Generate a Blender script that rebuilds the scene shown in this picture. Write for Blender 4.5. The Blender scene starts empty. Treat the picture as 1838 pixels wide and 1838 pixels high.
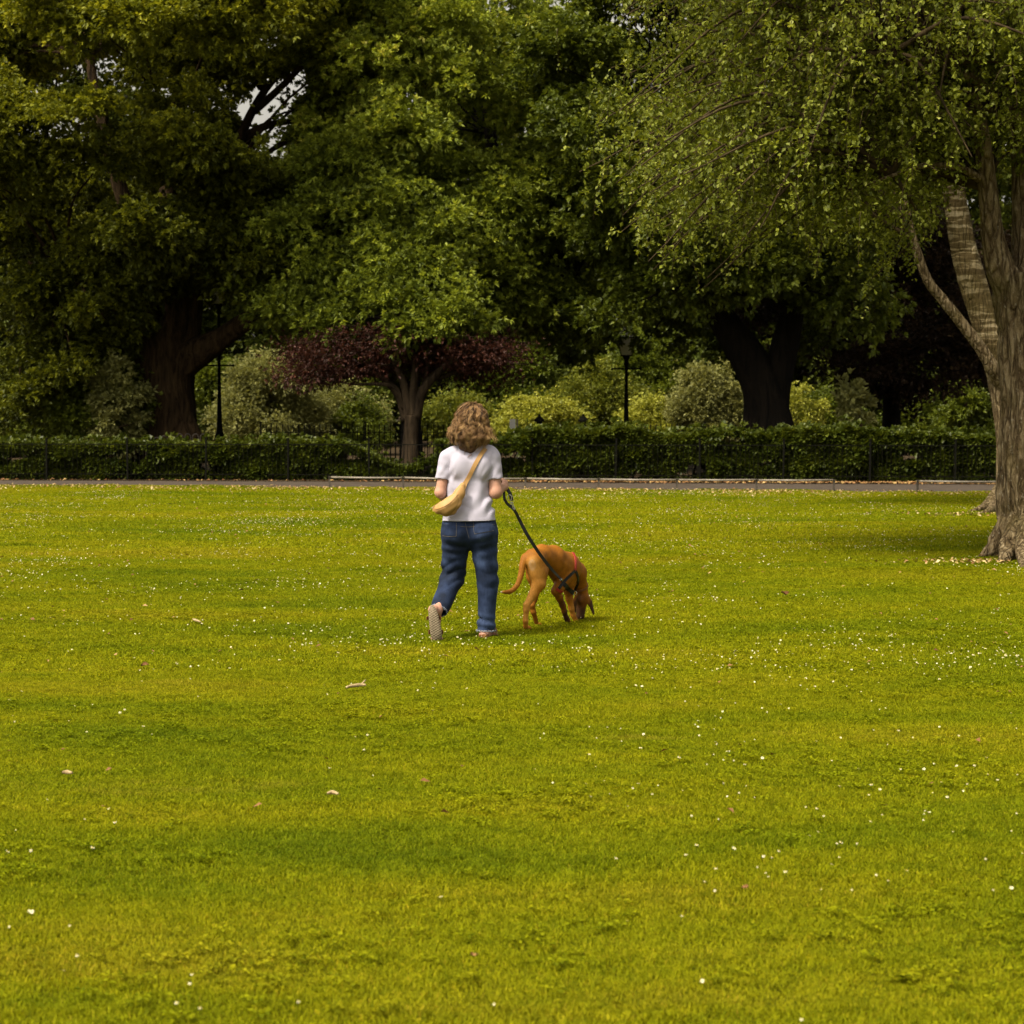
import bpy, bmesh, math, random
import numpy as np
from mathutils import Vector, Matrix, noise as mnoise
from mathutils.bvhtree import BVHTree

# ------------------------------------------------------------------ camera
SC = bpy.context.scene
COL = SC.collection
F = 3829.0                       # focal length in photo pixels (50 mm on a 24 mm square frame)
CAM_H = 1.6
PITCH = math.atan(179.0 / F)     # horizon sits 179 px above the middle of the frame
cd = bpy.data.cameras.new('camera')
cam = bpy.data.objects.new('camera', cd)
COL.objects.link(cam)
cam.location = (0, 0, CAM_H)
cam.rotation_euler = (math.pi / 2 - PITCH, 0, 0)
cd.sensor_fit = 'HORIZONTAL'
cd.sensor_width = 24.0
cd.lens = F / 1838.0 * 24.0
cd.clip_start = 0.1
cd.clip_end = 3000
cd.dof.use_dof = True
cd.dof.focus_distance = 15.4
cd.dof.aperture_fstop = 4.4
SC.camera = cam

# ------------------------------------------------------------------ sky and sun
SUN_EL = math.radians(55)
SUN_DIR = Vector((-0.74, -0.67, 0)).normalized() * math.cos(SUN_EL) + Vector((0, 0, math.sin(SUN_EL)))
W = bpy.data.worlds.new('World')
SC.world = W
W.use_nodes = True
nt = W.node_tree
nt.nodes.clear()
sky = nt.nodes.new('ShaderNodeTexSky')
sky.sky_type = 'NISHITA'
sky.sun_disc = False
sky.sun_elevation = SUN_EL
sky.sun_rotation = math.atan2(SUN_DIR.x, SUN_DIR.y)
sky.dust_density = 6.0
hs = nt.nodes.new('ShaderNodeHueSaturation')
hs.inputs['Saturation'].default_value = 0.10
bg = nt.nodes.new('ShaderNodeBackground')
bg.inputs['Strength'].default_value = 0.13
wo = nt.nodes.new('ShaderNodeOutputWorld')
nt.links.new(sky.outputs[0], hs.inputs['Color'])
wm = nt.nodes.new('ShaderNodeMix'); wm.data_type = 'RGBA'; wm.blend_type = 'MULTIPLY'
wm.inputs[0].default_value = 1.0
wm.inputs[7].default_value = (1.0, 0.935, 0.80, 1)          # thin warm overcast
nt.links.new(hs.outputs[0], wm.inputs[6])
nt.links.new(wm.outputs[2], bg.inputs['Color'])
nt.links.new(bg.outputs[0], wo.inputs['Surface'])
sl = bpy.data.lights.new('sun', 'SUN')
sl.energy = 2.9
sl.angle = math.radians(10)
sl.color = (1.0, 0.885, 0.68)
so = bpy.data.objects.new('sun', sl)
COL.objects.link(so)
so.rotation_euler = SUN_DIR.to_track_quat('Z', 'Y').to_euler()
SC.view_settings.view_transform = 'Standard'
SC.view_settings.look = 'None'
SC.view_settings.gamma = 1.0
SC.view_settings.use_curve_mapping = False
SC.view_settings.exposure = 0.9
SC.cycles.max_bounces = 8
SC.cycles.diffuse_bounces = 3
SC.cycles.transmission_bounces = 4

# ------------------------------------------------------------------ helpers
cP, sP = math.cos(PITCH), math.sin(PITCH)

def P(px, py, d):
    """world point seen at photo pixel (px, py) at depth d metres"""
    u = (px - 919.0) / F
    v = (919.0 - py) / F
    t = d / (cP + v * sP)
    return Vector((u * t, d, CAM_H + (-sP + v * cP) * t))

def G(px, py):
    """ground point seen at photo pixel"""
    u = (px - 919.0) / F
    v = (919.0 - py) / F
    t = -CAM_H / (-sP + v * cP)
    return Vector((u * t, (cP + v * sP) * t, 0))

def proj(p):
    """(n,3) world points -> photo pixels"""
    p = np.asarray(p, dtype=float)
    x, y, z = p[:, 0], p[:, 1], p[:, 2] - CAM_H
    w = y * cP - z * sP
    return 919 + F * x / w, 919 - F * (y * sP + z * cP) / w

def tag(o, label=None, cat=None, group=None, kind=None):
    if label: o['label'] = label
    if cat: o['category'] = cat
    if group: o['group'] = group
    if kind: o['kind'] = kind
    return o

def empty(name, loc=(0, 0, 0)):
    o = bpy.data.objects.new(name, None)
    o.empty_display_size = 0.2
    COL.objects.link(o)
    o.location = loc
    return o

def link(name, me, mat=None, parent=None):
    o = bpy.data.objects.new(name, me)
    COL.objects.link(o)
    if mat is not None:
        me.materials.clear()
        for m in (mat if isinstance(mat, (list, tuple)) else [mat]):
            me.materials.append(m)
    if parent is not None:
        o.parent = parent
        pw = Matrix.Translation(parent.location)
        o.matrix_parent_inverse = pw.inverted()
    return o

def mesh_np(name, V, Fc, smooth=False, tint=None, mi=None):
    """fast mesh from numpy arrays; Fc is (n,3) or (n,4)"""
    V = np.asarray(V, dtype=np.float32)
    Fc = np.asarray(Fc, dtype=np.int32)
    me = bpy.data.meshes.new(name)
    k = Fc.shape[1]
    me.vertices.add(len(V))
    me.vertices.foreach_set('co', V.ravel())
    me.loops.add(Fc.size)
    me.loops.foreach_set('vertex_index', Fc.ravel())
    me.polygons.add(len(Fc))
    me.polygons.foreach_set('loop_start', np.arange(0, Fc.size, k, dtype=np.int32))
    if mi is not None:
        me.polygons.foreach_set('material_index', np.asarray(mi, dtype=np.int32))
    me.update(calc_edges=True)
    me.polygons.foreach_set('use_smooth', np.full(len(Fc), smooth, dtype=bool))
    if tint is not None:
        a = me.attributes.new('tint', 'FLOAT', 'FACE')
        a.data.foreach_set('value', np.asarray(tint, dtype=np.float32))
    return me

class MB:
    """collects tubes, boxes and grids into one mesh"""
    def __init__(s):
        s.v, s.q, s.t, s.n = [], [], [], 0
    def add(s, V, Q):
        V = np.asarray(V, dtype=float).reshape(-1, 3)
        s.v.append(V)
        for f in Q:
            (s.q if len(f) == 4 else s.t).append([i + s.n for i in f])
        s.n += len(V)
    def box(s, c, size, rot=None):
        hx, hy, hz = [a / 2 for a in size]
        V = [Vector((x, y, z)) for x in (-hx, hx) for y in (-hy, hy) for z in (-hz, hz)]
        if rot is not None:
            V = [rot @ v for v in V]
        V = [v + Vector(c) for v in V]
        s.add([tuple(v) for v in V], [(0, 1, 3, 2), (4, 6, 7, 5), (0, 4, 5, 1), (2, 3, 7, 6), (0, 2, 6, 4), (1, 5, 7, 3)])
    def tube(s, pts, rad, sides=8, cap=True, wob=0.0, squash=None, seed=0.0, ridge=None):
        pts = [Vector(p) for p in pts]
        n = len(pts)
        if not hasattr(rad, '__len__'):
            rad = [rad] * n
        ref = None
        V, Q = [], []
        for i, p in enumerate(pts):
            a = pts[max(i - 1, 0)]
            b = pts[min(i + 1, n - 1)]
            d = (b - a).normalized()
            if ref is None:
                ref = Vector((1, 0, 0)) if abs(d.x) < 0.8 else Vector((0, 1, 0))
            u = (ref - d * ref.dot(d)).normalized()
            ref = u
            w = d.cross(u)
            for k in range(sides):
                an = 2 * math.pi * k / sides
                r = rad[i]
                if wob:
                    q = Vector((math.cos(an) * 1.6, math.sin(an) * 1.6, seed + i * 0.13))
                    r *= 1 + wob * mnoise.noise(q)
                if ridge:
                    zz = seed + i * ridge[2]
                    q = Vector((math.cos(an) * ridge[0], math.sin(an) * ridge[0], zz))
                    q2 = Vector((math.cos(an) * ridge[0] * 2.7, math.sin(an) * ridge[0] * 2.7, zz * 2.3 + 7))
                    r *= 1 + ridge[1] * (mnoise.noise(q) + 0.55 * (0.4 - abs(mnoise.noise(q2)) * 1.6))
                V.append(p + (u * math.cos(an) + w * math.sin(an)) * r)
        for i in range(n - 1):
            for k in range(sides):
                k2 = (k + 1) % sides
                Q.append((i * sides + k, i * sides + k2, (i + 1) * sides + k2, (i + 1) * sides + k))
        if cap:
            V.append(pts[0]); V.append(pts[-1])
            c0, c1 = n * sides, n * sides + 1
            for k in range(sides):
                k2 = (k + 1) % sides
                Q.append((c0, k2, k))
                Q.append((c1, (n - 1) * sides + k, (n - 1) * sides + k2))
        s.add([tuple(v) for v in V], Q)
    def lathe(s, c, prof, sides=16):
        V, Q = [], []
        for r, z in prof:
            for k in range(sides):
                a = 2 * math.pi * k / sides
                V.append((c[0] + r * math.cos(a), c[1] + r * math.sin(a), c[2] + z))
        for i in range(len(prof) - 1):
            for k in range(sides):
                k2 = (k + 1) % sides
                Q.append((i * sides + k, i * sides + k2, (i + 1) * sides + k2, (i + 1) * sides + k))
        s.add(V, Q)
    def mesh(s, name, smooth=False):
        V = np.concatenate(s.v)
        me = bpy.data.meshes.new(name)
        me.from_pydata([tuple(v) for v in V], [], s.q + s.t)
        me.update()
        me.polygons.foreach_set('use_smooth', np.full(len(me.polygons), smooth, dtype=bool))
        return me
    def build(s, name, mat, parent=None, smooth=False):
        return link(name, s.mesh(name, smooth), mat, parent)

def spline(pts, n=8):
    """Catmull-Rom through points given as lists of any length"""
    p = [np.array(q, dtype=float) for q in pts]
    p = [2 * p[0] - p[1]] + p + [2 * p[-1] - p[-2]]
    out = []
    for i in range(1, len(p) - 2):
        for k in range(n):
            t = k / n
            a, b, c, d = p[i - 1], p[i], p[i + 1], p[i + 2]
            out.append(0.5 * (2 * b + (c - a) * t + (2 * a - 5 * b + 4 * c - d) * t * t + (3 * b - a - 3 * c + d) * t ** 3))
    out.append(p[-2])
    return out

def unit(a):
    return a / (np.linalg.norm(a, axis=-1, keepdims=True) + 1e-9)

# ------------------------------------------------------------------ materials
def new_mat(name):
    m = bpy.data.materials.new(name)
    m.use_nodes = True
    t = m.node_tree
    t.nodes.clear()
    out = t.nodes.new('ShaderNodeOutputMaterial')
    return m, t, out

def N(t, typ, **kw):
    n = t.nodes.new(typ)
    for k, v in kw.items():
        if k in n.inputs:
            n.inputs[k].default_value = v
        else:
            setattr(n, k, v)
    return n

def ramp(t, fac, stops):
    r = t.nodes.new('ShaderNodeValToRGB')
    e = r.color_ramp.elements
    while len(e) < len(stops):
        e.new(0.5)
    for i, (p, c) in enumerate(stops):
        e[i].position = p
        e[i].color = (*c, 1) if len(c) == 3 else c
    t.links.new(fac, r.inputs['Fac'])
    return r.outputs['Color']

def mixc(t, fac, a, b, mode='MIX'):
    m = t.nodes.new('ShaderNodeMix')
    m.data_type = 'RGBA'
    m.blend_type = mode
    for sock, val in ((m.inputs[0], fac), (m.inputs[6], a), (m.inputs[7], b)):
        if hasattr(val, 'is_output') or hasattr(val, 'links'):
            t.links.new(val, sock)
        elif isinstance(val, (int, float)):
            sock.default_value = val
        else:
            sock.default_value = (*val, 1) if len(val) == 3 else val
    return m.outputs[2]

def noise(t, scale, detail=4, rough=0.55, vec=None, dist=0.0):
    n = N(t, 'ShaderNodeTexNoise', Scale=scale, Detail=detail, Roughness=rough, Distortion=dist)
    if vec is not None:
        t.links.new(vec, n.inputs['Vector'])
    return n.outputs['Fac']

def position(t):
    return t.nodes.new('ShaderNodeNewGeometry').outputs['Position']

def mapping(t, vec, scale):
    m = t.nodes.new('ShaderNodeMapping')
    m.inputs['Scale'].default_value = scale
    t.links.new(vec, m.inputs['Vector'])
    return m.outputs['Vector']

def math_n(t, op, a, b=None):
    m = t.nodes.new('ShaderNodeMath')
    m.operation = op
    for i, v in enumerate((a, b)):
        if v is None: continue
        if isinstance(v, (int, float)): m.inputs[i].default_value = v
        else: t.links.new(v, m.inputs[i])
    return m.outputs[0]

def bump(t, h, strength, dist=0.01):
    b = N(t, 'ShaderNodeBump', Strength=strength, Distance=dist)
    t.links.new(h, b.inputs['Height'])
    return b.outputs['Normal']

def surf(name, stops, scale=6.0, detail=5, rough=0.8, spec=0.3, bscale=None, bstr=0.3, bdist=0.01, stretch=(1, 1, 1), metallic=0.0):
    """noise-coloured solid surface"""
    m, t, out = new_mat(name)
    v = mapping(t, position(t), stretch)
    c = ramp(t, noise(t, scale, detail, 0.6, v), stops)
    b = N(t, 'ShaderNodeBsdfPrincipled', Roughness=rough, Metallic=metallic)
    b.inputs['Specular IOR Level'].default_value = spec
    t.links.new(c, b.inputs['Base Color'])
    if bscale:
        t.links.new(bump(t, noise(t, bscale, 4, 0.6, v), bstr, bdist), b.inputs['Normal'])
    t.links.new(b.outputs[0], out.inputs['Surface'])
    return m

def leaf_mat(name, stops, trans=0.3, rough=0.5, spec=0.25, patch=0.0, patch_col=(0, 0, 0), gloss_scale=0.35):
    """leaves: per-leaf tint, patchy variation over the crown, light passing through"""
    m, t, out = new_mat(name)
    a = t.nodes.new('ShaderNodeAttribute')
    a.attribute_name = 'tint'
    nz = noise(t, gloss_scale, 3, 0.6, position(t))
    f = math_n(t, 'ADD', a.outputs['Fac'], math_n(t, 'MULTIPLY', math_n(t, 'SUBTRACT', nz, 0.5), 0.7))
    c = ramp(t, f, stops)
    if patch:
        pf = ramp(t, noise(t, 0.22, 2, 0.5, position(t)), [(0.56, (0, 0, 0)), (0.66, (patch, patch, patch))])
        c = mixc(t, pf, c, patch_col)
    b = N(t, 'ShaderNodeBsdfPrincipled', Roughness=rough)
    b.inputs['Specular IOR Level'].default_value = spec
    t.links.new(c, b.inputs['Base Color'])
    tr = t.nodes.new('ShaderNodeBsdfTranslucent')
    t.links.new(mixc(t, 1.0, c, (1.25, 1.15, 0.55), 'MULTIPLY'), tr.inputs['Color'])
    ms = t.nodes.new('ShaderNodeMixShader')
    ms.inputs[0].default_value = trans
    t.links.new(b.outputs[0], ms.inputs[1])
    t.links.new(tr.outputs[0], ms.inputs[2])
    t.links.new(ms.outputs[0], out.inputs['Surface'])
    return m

def grass_mat(name, blade=True):
    m, t, out = new_mat(name)
    pos = position(t)
    big = noise(t, 0.28, 4, 0.6, mapping(t, pos, (0.45, 1.0, 1)))
    mid = noise(t, 1.1, 4, 0.65, mapping(t, pos, (0.38, 1.0, 1)))  # stretched noise: turf colour, with bands of light on uneven ground painted in
    fine = noise(t, 9.0, 3, 0.6, pos)
    f = math_n(t, 'ADD', math_n(t, 'MULTIPLY', big, 0.55), math_n(t, 'MULTIPLY', mid, 0.45))
    c = ramp(t, f, [(0.34, (0.112, 0.158, 0.004)), (0.44, (0.168, 0.204, 0.004)), (0.54, (0.226, 0.242, 0.005)), (0.70, (0.280, 0.250, 0.012))])
    dry = ramp(t, noise(t, 0.75, 5, 0.7, mapping(t, pos, (0.45, 1.0, 1))), [(0.62, (0, 0, 0)), (0.78, (0.6, 0.6, 0.6))])
    c = mixc(t, dry, c, (0.31, 0.25, 0.03))
    c = mixc(t, 0.55, c, ramp(t, fine, [(0.3, (0.55, 0.60, 0.5)), (0.7, (1.25, 1.2, 1.1))]), 'MULTIPLY')
    if blade:
        a = t.nodes.new('ShaderNodeAttribute')
        a.attribute_name = 'tint'
        c = mixc(t, 1.0, c, ramp(t, a.outputs['Fac'], [(0.0, (0.30, 0.36, 0.3)), (0.40, (1.0, 1.0, 1.0)), (0.86, (1.35, 1.25, 1.2)), (0.95, (1.7, 1.5, 3.0)), (1.0, (1.5, 1.1, 3.0))]), 'MULTIPLY')
    else:
        c = mixc(t, 1.0, c, (0.36, 0.34, 0.36), 'MULTIPLY')
    b = N(t, 'ShaderNodeBsdfPrincipled', Roughness=0.6)
    b.inputs['Specular IOR Level'].default_value = 0.03
    t.links.new(c, b.inputs['Base Color'])
    if not blade:
        t.links.new(bump(t, noise(t, 60, 4, 0.7, pos), 0.8, 0.02), b.inputs['Normal'])
        t.links.new(b.outputs[0], out.inputs['Surface'])
        return m
    tr = t.nodes.new('ShaderNodeBsdfTranslucent')
    t.links.new(mixc(t, 1.0, c, (1.15, 1.1, 0.6), 'MULTIPLY'), tr.inputs['Color'])
    ms = t.nodes.new('ShaderNodeMixShader')
    ms.inputs[0].default_value = 0.35
    t.links.new(b.outputs[0], ms.inputs[1])
    t.links.new(tr.outputs[0], ms.inputs[2])
    t.links.new(ms.outputs[0], out.inputs['Surface'])
    return m

def birch_mat(name, stripe):
    m, t, out = new_mat(name)
    pos = position(t)
    plates = N(t, 'ShaderNodeTexVoronoi', Scale=1.0, Randomness=1.0)
    plates.feature = 'DISTANCE_TO_EDGE'
    wob = t.nodes.new('ShaderNodeVectorMath'); wob.operation = 'ADD'
    nv = N(t, 'ShaderNodeTexNoise', Scale=6.0, Detail=4)
    t.links.new(pos, nv.inputs['Vector'])
    sc_ = t.nodes.new('ShaderNodeVectorMath'); sc_.operation = 'SCALE'; sc_.inputs['Scale'].default_value = 0.06
    t.links.new(nv.outputs['Color'], sc_.inputs[0])
    t.links.new(pos, wob.inputs[0]); t.links.new(sc_.outputs[0], wob.inputs[1])
    t.links.new(mapping(t, wob.outputs[0], (13, 13, 1.8)), plates.inputs['Vector'])
    crack = ramp(t, plates.outputs['Distance'], [(0.0, (0, 0, 0)), (0.16, (1, 1, 1))])
    fur = noise(t, 2.2, 8, 0.72, mapping(t, wob.outputs[0], (6, 6, 1.7)), 0.6)
    c = ramp(t, fur, [(0.30, (0.045, 0.031, 0.015)), (0.45, (0.145, 0.105, 0.056)), (0.58, (0.26, 0.20, 0.115)), (0.70, (0.46, 0.39, 0.26))])
    c = mixc(t, 1.0, c, ramp(t, crack, [(0.0, (0.42, 0.38, 0.34)), (1.0, (1, 1, 1))]), 'MULTIPLY')
    fl = noise(t, 30, 3, 0.6, mapping(t, pos, (1, 1, .6)))
    c = mixc(t, ramp(t, fl, [(0.62, (0, 0, 0)), (0.72, (0.55, 0.55, 0.55))]), c, (0.42, 0.38, 0.29))
    moss = ramp(t, noise(t, 1.3, 4, 0.6, pos), [(0.50, (0, 0, 0)), (0.66, (0.5, 0.5, 0.5))])
    c = mixc(t, moss, c, (0.085, 0.070, 0.016))
    hb = math_n(t, 'ADD', fur, math_n(t, 'MULTIPLY', crack, 0.5))
    if stripe:
        hv = mapping(t, wob.outputs[0], (1.4, 1.4, 10.5))
        st = noise(t, 1.25, 4, 0.55, hv, 0.5)
        sc = ramp(t, st, [(0.40, (0.085, 0.060, 0.026)), (0.50, (0.13, 0.095, 0.043)), (0.545, (0.30, 0.24, 0.135)), (0.62, (0.36, 0.30, 0.19))])
        sc = mixc(t, moss, sc, (0.075, 0.060, 0.016))
        sep = t.nodes.new('ShaderNodeSeparateXYZ')
        t.links.new(pos, sep.inputs[0])
        zf = ramp(t, math_n(t, 'DIVIDE', math_n(t, 'ADD', sep.outputs['Z'], math_n(t, 'MULTIPLY', noise(t, 2.5, 3, 0.5, pos), 0.8)), 10.0), [(stripe / 10.0, (0, 0, 0)), (stripe / 10.0 + 0.03, (1, 1, 1))])
        c = mixc(t, zf, c, sc)
    b = N(t, 'ShaderNodeBsdfPrincipled', Roughness=0.9)
    b.inputs['Specular IOR Level'].default_value = 0.1
    t.links.new(c, b.inputs['Base Color'])
    t.links.new(bump(t, hb, 1.0, 0.06), b.inputs['Normal'])
    t.links.new(b.outputs[0], out.inputs['Surface'])
    return m

def bark_mat(name, dark, light):
    m, t, out = new_mat(name)
    pos = position(t)
    n1 = noise(t, 1.5, 6, 0.65, mapping(t, pos, (5, 5, 0.8)), 1.0)
    c = ramp(t, n1, [(0.35, dark), (0.65, light)])
    b = N(t, 'ShaderNodeBsdfPrincipled', Roughness=0.9)
    b.inputs['Specular IOR Level'].default_value = 0.1
    t.links.new(c, b.inputs['Base Color'])
    t.links.new(bump(t, n1, 1.0, 0.08), b.inputs['Normal'])
    t.links.new(b.outputs[0], out.inputs['Surface'])
    return m

def tint_mat(name, stops, rough=0.6, spec=0.3, bscale=None):
    m, t, out = new_mat(name)
    a = t.nodes.new('ShaderNodeAttribute')
    a.attribute_name = 'tint'
    c = ramp(t, a.outputs['Fac'], stops)
    b = N(t, 'ShaderNodeBsdfPrincipled', Roughness=rough)
    b.inputs['Specular IOR Level'].default_value = spec
    t.links.new(c, b.inputs['Base Color'])
    t.links.new(b.outputs[0], out.inputs['Surface'])
    return m

M = {}
M['lawn'] = grass_mat('lawn_turf', False)
M['blade'] = grass_mat('grass_blade', True)
M['path'] = surf('path_tarmac', [(0.3, (0.040, 0.030, 0.023)), (0.7, (0.072, 0.056, 0.043))], 3.0, 8, 0.9, 0.2, 40, 0.4)
M['earth'] = surf('bed_earth', [(0.3, (0.018, 0.013, 0.007)), (0.7, (0.06, 0.04, 0.02))], 1.2, 6, 0.95, 0.1, 12, 0.8, 0.05)
M['iron'] = surf('black_iron', [(0.3, (0.003, 0.003, 0.002)), (0.7, (0.007, 0.007, 0.005))], 20, 3, 0.8, 0.05)
M['rail'] = surf('weathered_rail', [(0.3, (0.11, 0.095, 0.075)), (0.7, (0.25, 0.22, 0.18))], 5, 5, 0.45, 0.4)
M['railpost'] = surf('rail_post_steel', [(0.3, (0.03, 0.025, 0.02)), (0.7, (0.09, 0.075, 0.06))], 9, 4, 0.7, 0.3)
M['birch_a'] = birch_mat('birch_bark_furrowed', 0)
M['birch_b'] = birch_mat('birch_bark_banded', 2.5)
M['oakbark'] = bark_mat('oak_bark', (0.010, 0.006, 0.003), (0.060, 0.038, 0.018))
M['blackbark'] = bark_mat('dark_bark', (0.003, 0.0025, 0.002), (0.012, 0.009, 0.006))
M['plumbark'] = bark_mat('plum_bark', (0.012, 0.008, 0.005), (0.055, 0.038, 0.022))
M['twig'] = surf('twig_bark', [(0.3, (0.02, 0.014, 0.007)), (0.7, (0.07, 0.05, 0.025))], 8, 3, 0.9, 0.1)
M['birchleaf'] = leaf_mat('birch_leaf', [(0.0, (0.0432, 0.0580, 0.0055)), (0.45, (0.1296, 0.1533, 0.0137)), (0.8, (0.2376, 0.2670, 0.0326)), (1.0, (0.4104, 0.4295, 0.1156))], 0.36, 0.5, 0.2)
M['oakleaf'] = leaf_mat('oak_leaf', [(0.0, (0.0323, 0.0411, 0.0041)), (0.4, (0.1061, 0.1213, 0.0093)), (0.75, (0.2399, 0.2518, 0.0166)), (1.0, (0.4243, 0.4109, 0.0311))], 0.36, 0.5, 0.2)
M['holmleaf'] = leaf_mat('evergreen_oak_leaf', [(0.0, (0.0537, 0.0767, 0.0096)), (0.4, (0.1698, 0.2117, 0.0242)), (0.75, (0.3535, 0.4065, 0.0484)), (1.0, (0.5280, 0.4939, 0.1208))], 0.36, 0.48, 0.22)
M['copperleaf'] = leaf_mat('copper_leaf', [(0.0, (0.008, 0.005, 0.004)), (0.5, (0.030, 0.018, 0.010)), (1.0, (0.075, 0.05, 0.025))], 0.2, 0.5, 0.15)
M['plumleaf'] = leaf_mat('purple_plum_leaf', [(0.0, (0.0162, 0.0069, 0.0044)), (0.5, (0.0513, 0.0172, 0.0121)), (1.0, (0.1215, 0.0460, 0.0286))], 0.2, 0.5, 0.2)
M['palebush'] = leaf_mat('pale_shrub_leaf', [(0.0, (0.1547, 0.1806, 0.0245)), (0.5, (0.3426, 0.3506, 0.0510)), (1.0, (0.6000, 0.6000, 0.1428))], 0.3, 0.5, 0.25, gloss_scale=0.8)
M['greenbush'] = leaf_mat('green_shrub_leaf', [(0.0, (0.0473, 0.0624, 0.0072)), (0.5, (0.1418, 0.1625, 0.0168)), (1.0, (0.3645, 0.3640, 0.0480))], 0.3, 0.5, 0.25, gloss_scale=0.8)
M['greybush'] = leaf_mat('grey_shrub_leaf', [(0.0, (0.0978, 0.1047, 0.0374)), (0.5, (0.2150, 0.2190, 0.0655)), (1.0, (0.3910, 0.3808, 0.1403))], 0.25, 0.5, 0.25, gloss_scale=0.8)
M['darkbush'] = leaf_mat('dark_shrub_leaf', [(0.0, (0.0257, 0.0396, 0.0044)), (0.5, (0.0891, 0.1155, 0.0099)), (1.0, (0.2079, 0.2420, 0.0286))], 0.32, 0.45, 0.25, gloss_scale=0.6)
M['backleaf'] = leaf_mat('distant_tree_leaf', [(0.0, (0.0158, 0.0234, 0.0024)), (0.5, (0.0562, 0.0728, 0.0072)), (1.0, (0.1406, 0.1625, 0.0168))], 0.3, 0.6, 0.15)
M['hedgeleaf'] = leaf_mat('hedge_leaf', [(0.0, (0.0154, 0.0266, 0.0022)), (0.5, (0.0477, 0.0649, 0.0050)), (1.0, (0.1193, 0.1402, 0.0144))], 0.28, 0.45, 0.25, gloss_scale=0.7)
M['litter'] = tint_mat('dead_leaf', [(0.0, (0.10, 0.045, 0.015)), (0.4, (0.22, 0.11, 0.04)), (0.75, (0.42, 0.30, 0.12)), (1.0, (0.62, 0.52, 0.30))], 0.7, 0.2)
M['petal'] = surf('daisy_petal', [(0.3, (0.52, 0.49, 0.32)), (0.7, (0.66, 0.63, 0.46))], 30, 2, 0.6, 0.2)
M['pollen'] = surf('daisy_centre', [(0.3, (0.55, 0.36, 0.02)), (0.7, (0.7, 0.5, 0.04))], 80, 2, 0.8, 0.1)
M['stalk'] = surf('daisy_stalk', [(0.3, (0.06, 0.08, 0.01)), (0.7, (0.10, 0.12, 0.02))], 30, 2, 0.7, 0.1)
M['deadwood'] = surf('dead_wood', [(0.3, (0.22, 0.15, 0.075)), (0.7, (0.46, 0.36, 0.20))], 25, 4, 0.8, 0.15, 80, 0.5)
# ------------------------------------------------------------------ the setting
def h_lawn(x, y):
    """gentle unevenness of the turf"""
    x = np.asarray(x, dtype=float); y = np.asarray(y, dtype=float)
    a = 0.008 * np.sin(x * 0.55 + 1.3 * np.sin(y * 0.31)) * np.sin(y * 0.83 + 0.6)
    b = 0.005 * np.sin(x * 1.3 + y * 0.45 + 2.0) * np.cos(y * 1.71 - x * 0.3)
    k = np.clip((41.0 - 0.21 * x - y) / 6.0, 0, 1)
    return (a + b) * k
def HL(p):
    return float(h_lawn(p[0], p[1]))
def y_near(x): return 44.46 - 0.209 * x
def y_far(x): return 48.84 - 0.129 * x
def y_fence(x): return 49.15 - 0.105 * x

xs = np.linspace(-45, 45, 181)
ts = np.linspace(0, 1, 141)
X, T = np.meshgrid(xs, ts)
Yg = -8 + T * (y_near(X) + 8)
Z = h_lawn(X, Yg)
V = np.stack([X, Yg, Z - 0.014], -1).reshape(-1, 3)
nx = len(xs)
ii = np.arange((len(ts) - 1) * nx).reshape(len(ts) - 1, nx)[:, :-1].ravel()
lawn = link('lawn', mesh_np('lawn', V, np.stack([ii, ii + 1, ii + nx + 1, ii + nx], 1), True), M['lawn'])
tag(lawn, kind='structure')
ms = MB()
ms.add([(-400, -60, -0.07), (400, -60, -0.07), (400, 900, -0.07), (-400, 900, -0.07)], [(0, 1, 2, 3)])
tag(ms.build('ground', M['earth']), kind='structure')
ms = MB()
px_ = np.linspace(-45, 45, 60)
Vv = []
for x in px_:
    Vv += [(x, y_near(x) - 0.35, -0.012), (x, y_near(x) + 0.4, -0.005), (x, y_far(x) + 0.05, -0.005)]
ms.add(Vv, [(3 * i + a, 3 * i + 3 + a, 3 * i + 4 + a, 3 * i + 1 + a) for i in range(len(px_) - 1) for a in (0, 1)])
tag(ms.build('path', M['path']), kind='structure')
ms = MB()
Vv = []
for x in px_:
    Vv += [(x, y_far(x), 0.004), (x, y_far(x) + 0.5, 0.035), (x, y_far(x) + 40, 0.05)]
ms.add(Vv, [(3 * i + a, 3 * i + 3 + a, 3 * i + 4 + a, 3 * i + 1 + a) for i in range(len(px_) - 1) for a in (0, 1)])
tag(ms.build('planting_bed', M['earth']), kind='structure')

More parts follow.
